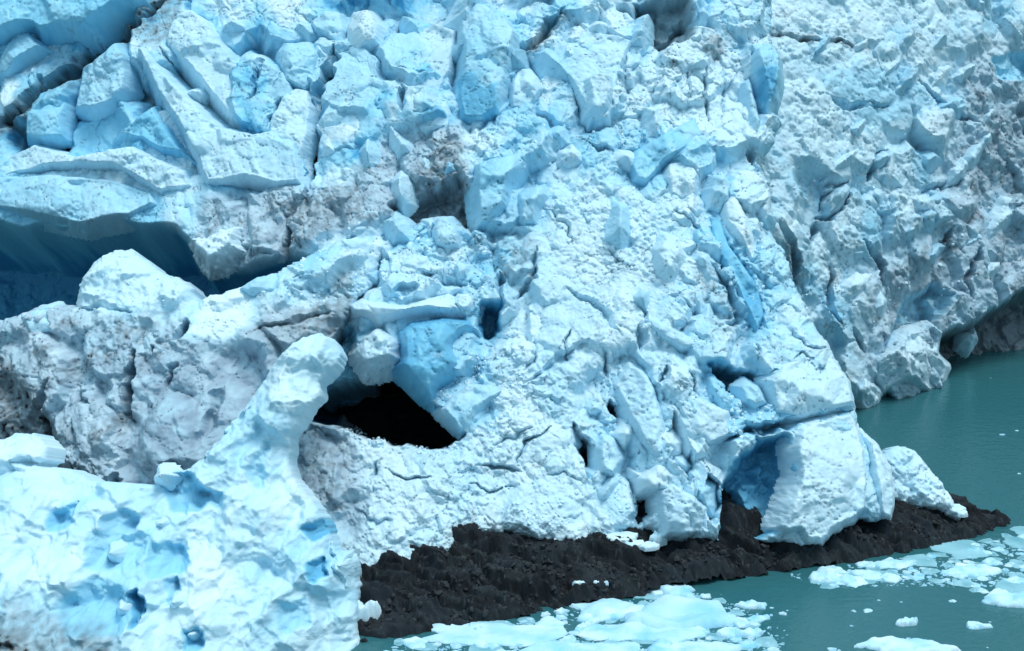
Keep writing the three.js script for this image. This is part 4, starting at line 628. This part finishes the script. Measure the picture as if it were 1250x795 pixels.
// ================================================================ FLOATING ICE
// a floe: an uneven plate with lumps, its underside below the water line
function floeGeometry(seed, rx, rz, top, pale, base = WHITE, deep = BLUE) {
  const r = rng(seed), n = 9 + Math.floor(r() * 5), poly = [];
  for (let i = 0; i < n; i++) { const a = (i + 0.6 * r()) / n * 6.2832, q = 0.62 + 0.5 * r(); poly.push([rx * q * Math.cos(a), rz * q * Math.sin(a)]); }
  const B = { F: GROUND, base: () => 0 }, sdf = polySD(poly), m = Math.min(rx, rz), st = Math.max(0.05, m / 9);
  return skin(B, null, st, {
    sdf, ragged: 0.16 * m, seed, skirt: 0.12 + top * 0.25,
    height(u, v, s) {
      const t = sat(s / (0.28 * m));
      blocks(u, v, m * 0.75, seed + 3, 1.8); let h = 0.5 * FR.h / m;
      blocks(u, v, m * 0.32, seed + 9, 1.8); h += 0.3 * FR.h / m;
      return 0.015 + top * Math.sqrt(sat(1 - (1 - t) * (1 - t))) * Math.max(0.12, 0.5 + h + 0.5 * fbm(u * 1.2 / m, v * 1.2 / m, seed, 3));
    },
    paint(u, v, h, out) {
      const b = sat((pale ?? 0.36) + 0.9 * fbm(u * 0.9 / m + 3, v * 0.9 / m, seed + 50, 3) + 0.2 * (hash(seed, 3, 9) - 0.3));
      out[0] = base[0]; out[1] = base[1]; out[2] = base[2]; tint(out, deep, b);
    },
  });
}
function onWater(px, py) { return P(px, py, far(py)); }
const FL = 'ice floes drifting on the teal water';
// large floes: place, half width and half depth in metres, height of the top, what tells them apart
for (const [px, py, rx, rz, top, label] of [
  [830, 752, 3.6, 2.5, 0.75, 'large jagged white floe in the pack beside the rock ledge'],
  [800, 772, 4.2, 1.6, 0.4, 'long low white floe in front of the jagged floe'],
  [745, 745, 2.6, 1.6, 0.5, 'lumpy white floe touching the jagged floe on its ledge side'],
  [600, 775, 4.6, 1.7, 0.3, 'broad flat pale blue floe next to the lower end of the ledge'],
  [1235, 733, 2.0, 1.1, 0.6, 'smooth domed pale blue floe alone in the open water'],
  [1105, 790, 2.8, 1.4, 0.5, 'broad white floe out in open water away from both packs'],
  [1108, 762, 0.75, 0.45, 0.45, 'small peaked white floe alone between the domed and the broad floe'],
  [1195, 765, 0.9, 0.5, 0.3, 'small rugged low floe alone beside the domed floe'],
  [905, 775, 1.4, 0.6, 0.45, 'small white floe with upturned end beside the long floe'],
  [918, 740, 0.9, 0.6, 0.35, 'small round floe just off the jagged floe'],
  [700, 795, 4.5, 1.3, 0.35, 'wide white floe on the open water side of the dense pack'],
  [860, 795, 2.6, 1.2, 0.4, 'thick white floe at the corner of the dense pack farthest from the ledge'],
  [1025, 708, 1.2, 0.8, 0.4, 'crumbled white floe alone off the middle of the ledge'],
  [1090, 690, 1.6, 0.8, 0.3, 'flat crumbly floe at the edge of the loose pack off the ledge tip'],
  [1180, 700, 1.8, 0.9, 0.35, 'broad pale floe in the loose pack between ledge tip and domed floe'],
]) {
  const f = part('ice_floe', floeGeometry(px * 13 + py, rx, rz, top), iceMat, scene); const p = onWater(px, py); f.position.set(p.x, 0, p.z); tag(f, label, 'ice floe', FL);
}
// smaller floes of the two packs: half a dozen shapes, each floe its own size and turn
const shapes = []; for (let i = 0; i < 14; i++) shapes.push(floeGeometry(900 + i * 31, 1, 0.62 + 0.03 * i, 0.26 + 0.05 * (i % 5), 0.25 + 0.1 * (i % 4)));
const waterlogged = []; for (let i = 0; i < 8; i++) waterlogged.push(floeGeometry(2900 + i * 37, 1, 0.6 + 0.05 * i, 0.05, 0.3, [0.3, 0.56, 0.64], [0.09, 0.3, 0.36]));
const rf = rng(77), taken = [];
function scatter(poly, count, s0, s1, label, group, flat = 1, from = shapes, apart = 0.62, lift = 0) {
  const f = polySD(poly); let tries = 0, made = 0;
  while (made < count && tries++ < count * 60) {
    const px = mix(f.box[0], f.box[2], rf()), py = mix(f.box[1], f.box[3], rf()); if (f(px, py) < 0) continue;
    const p = onWater(px, py), s = s0 * Math.pow(s1 / s0, Math.pow(rf(), 2.2));
    if (taken.some((q) => Math.hypot(q[0] - p.x, q[1] - p.z) < apart * (q[2] + s))) continue;
    taken.push([p.x, p.z, s]); made++;
    const m = part('ice_floe', from[Math.floor(rf() * from.length)], iceMat, scene); 
    m.position.set(p.x, -0.01 * rf(), p.z); m.rotation.y = rf() * 6.283; const hy = 0.6 + 0.8 * rf(); m.scale.set(s, s * hy * flat, s);
    const size = s > 0.75 * s1 ? 'large' : s > 0.45 * s1 ? 'medium' : s > 0.22 * s1 ? 'small' : 'tiny', form = hy > 1.15 ? 'humped' : hy > 0.85 ? 'uneven' : 'low';
    tag(m, `${size} ${form} ${label}`, 'ice floe', group);
  }
}
const packA = [[480, 782], [600, 762], [700, 742], [800, 721], [860, 722], [930, 755], [950, 800], [470, 805]], packB = [[985, 702], [1100, 680], [1190, 664], [1280, 642], [1290, 728], [1200, 722], [1120, 706], [1010, 716]];
scatter(packA, 120, 0.22, 1.5, 'white floe in the dense pack beside the lower rock ledge', 'small floes packed beside the lower ledge', 1, shapes, 0.5);
scatter(packB, 130, 0.2, 1.4, 'pale floe in the loose pack off the ledge tip', 'small floes off the tip of the ledge', 0.7, shapes, 0.52);
scatter([[930, 740], [1030, 730], [1200, 735], [1290, 760], [1290, 810], [950, 810]], 22, 0.1, 0.5, 'ice fragment scattered over the open teal water', 'fragments scattered on open water');
scatter([[1150, 520], [1250, 500], [1250, 600], [1190, 600]], 3, 0.15, 0.25, 'white floe on the water behind the ledge tip', 'tiny floes behind the ledge tip');
taken.length = 0;
scatter(packA, 46, 0.6, 2.4, 'waterlogged teal grey floe awash among the pack beside the lower ledge', 'floes awash beside the lower ledge', 1, waterlogged, 0.7);
scatter(packB, 48, 0.6, 2.2, 'waterlogged teal grey floe awash in the pack off the ledge tip', 'floes awash off the ledge tip', 1, waterlogged, 0.7);
{ // brash: crumbs too small to count
  const gs = []; const areas = [polySD([[480, 784], [600, 766], [700, 745], [800, 724], [880, 724], [960, 770], [970, 810], [470, 815]]), polySD([[960, 702], [1100, 681], [1190, 664], [1290, 645], [1290, 740], [1150, 716], [1000, 716]])];
  const inst = new THREE.InstancedMesh(shapes[3], iceMat, 2600), d = new THREE.Object3D(); let k = 0;
  for (const [a, n] of [[areas[0], 1400], [areas[1], 1200]]) for (let i = 0; i < n;) {
    const px = mix(a.box[0], a.box[2], rf()), py = mix(a.box[1], a.box[3], rf()), q = a(px, py); if (q < 0) continue; i++;
    if (fbm(px * 0.03, py * 0.08, 5, 3) < -0.12) continue;
    const p = onWater(px, py), s = 0.05 + 0.13 * Math.pow(rf(), 2); d.position.set(p.x, -0.004, p.z); d.rotation.y = rf() * 6.283; d.scale.set(s, s * 0.8, s); d.updateMatrix(); inst.setMatrixAt(k++, d.matrix);
  }
  inst.count = k; inst.name = 'brash_ice'; inst.castShadow = inst.receiveShadow = true; inst.userData = { kind: 'stuff', label: 'crumbs of brash ice floating between the floes', category: 'brash ice' }; scene.add(inst);
}

// ================================================================ ICE AND SNOW LYING ON THE LEDGE
const shoreAt = (px, py) => { const q = shoreB.toUV(px, py); return new THREE.Vector3(q[0], shoreB.base(q[0], q[1]), -q[1]); };
function lump(px, py, r, h, label, seed, name = 'ice_boulder', category = 'ice boulder', group) {
  const g = floeGeometry(seed, r * (name === 'ice_piece' ? 1.2 : 1), r * 0.7, h, 0.05), m = part(name, g, iceMat, scene), p = shoreAt(px, py); m.position.set(p.x, p.y + (name === 'ice_boulder' ? 0 : name === 'ice_piece' ? 0.14 : 0.24), p.z); tag(m, label, category, group);
}
lump(445, 752, 0.95, 1.5, 'crumbly white ice boulder wedged at the lower end of the rock ledge', 31);
lump(805, 655, 0.7, 0.7, 'small white ice boulder under the column foot on the ledge', 37);
[[755, 655, 1.3], [775, 664, 0.9], [790, 668, 0.8], [735, 648, 0.7], [1110, 613, 0.9], [1125, 619, 0.8], [1160, 625, 0.9], [1172, 634, 0.7], [1140, 622, 0.6]].forEach(([x, y, r], i) => lump(x, y, r, 0.22, i < 4 ? 'thin snow streak on the ledge under the ice columns' : 'thin snow streak on the ledge at the foot of the hump', 130 + i, 'snow_patch', 'snow', i < 4 ? 'snow streaks under the columns' : 'snow streaks below the hump'));
[[706, 717, 0.3], [728, 717, 0.18], [740, 717, 0.16], [565, 651, 0.2], [595, 648, 0.2], [608, 648, 0.2]].forEach(([x, y, r], i) => lump(x, y, r, 0.2, i < 3 ? 'tiny white ice piece stranded near the water line of the ledge' : 'tiny white ice piece on the upper rim of the ledge', 160 + i, 'ice_piece', 'ice piece', i < 3 ? 'pieces stranded by the water line' : 'pieces on the rim of the ledge'));

renderer.render(scene, camera);
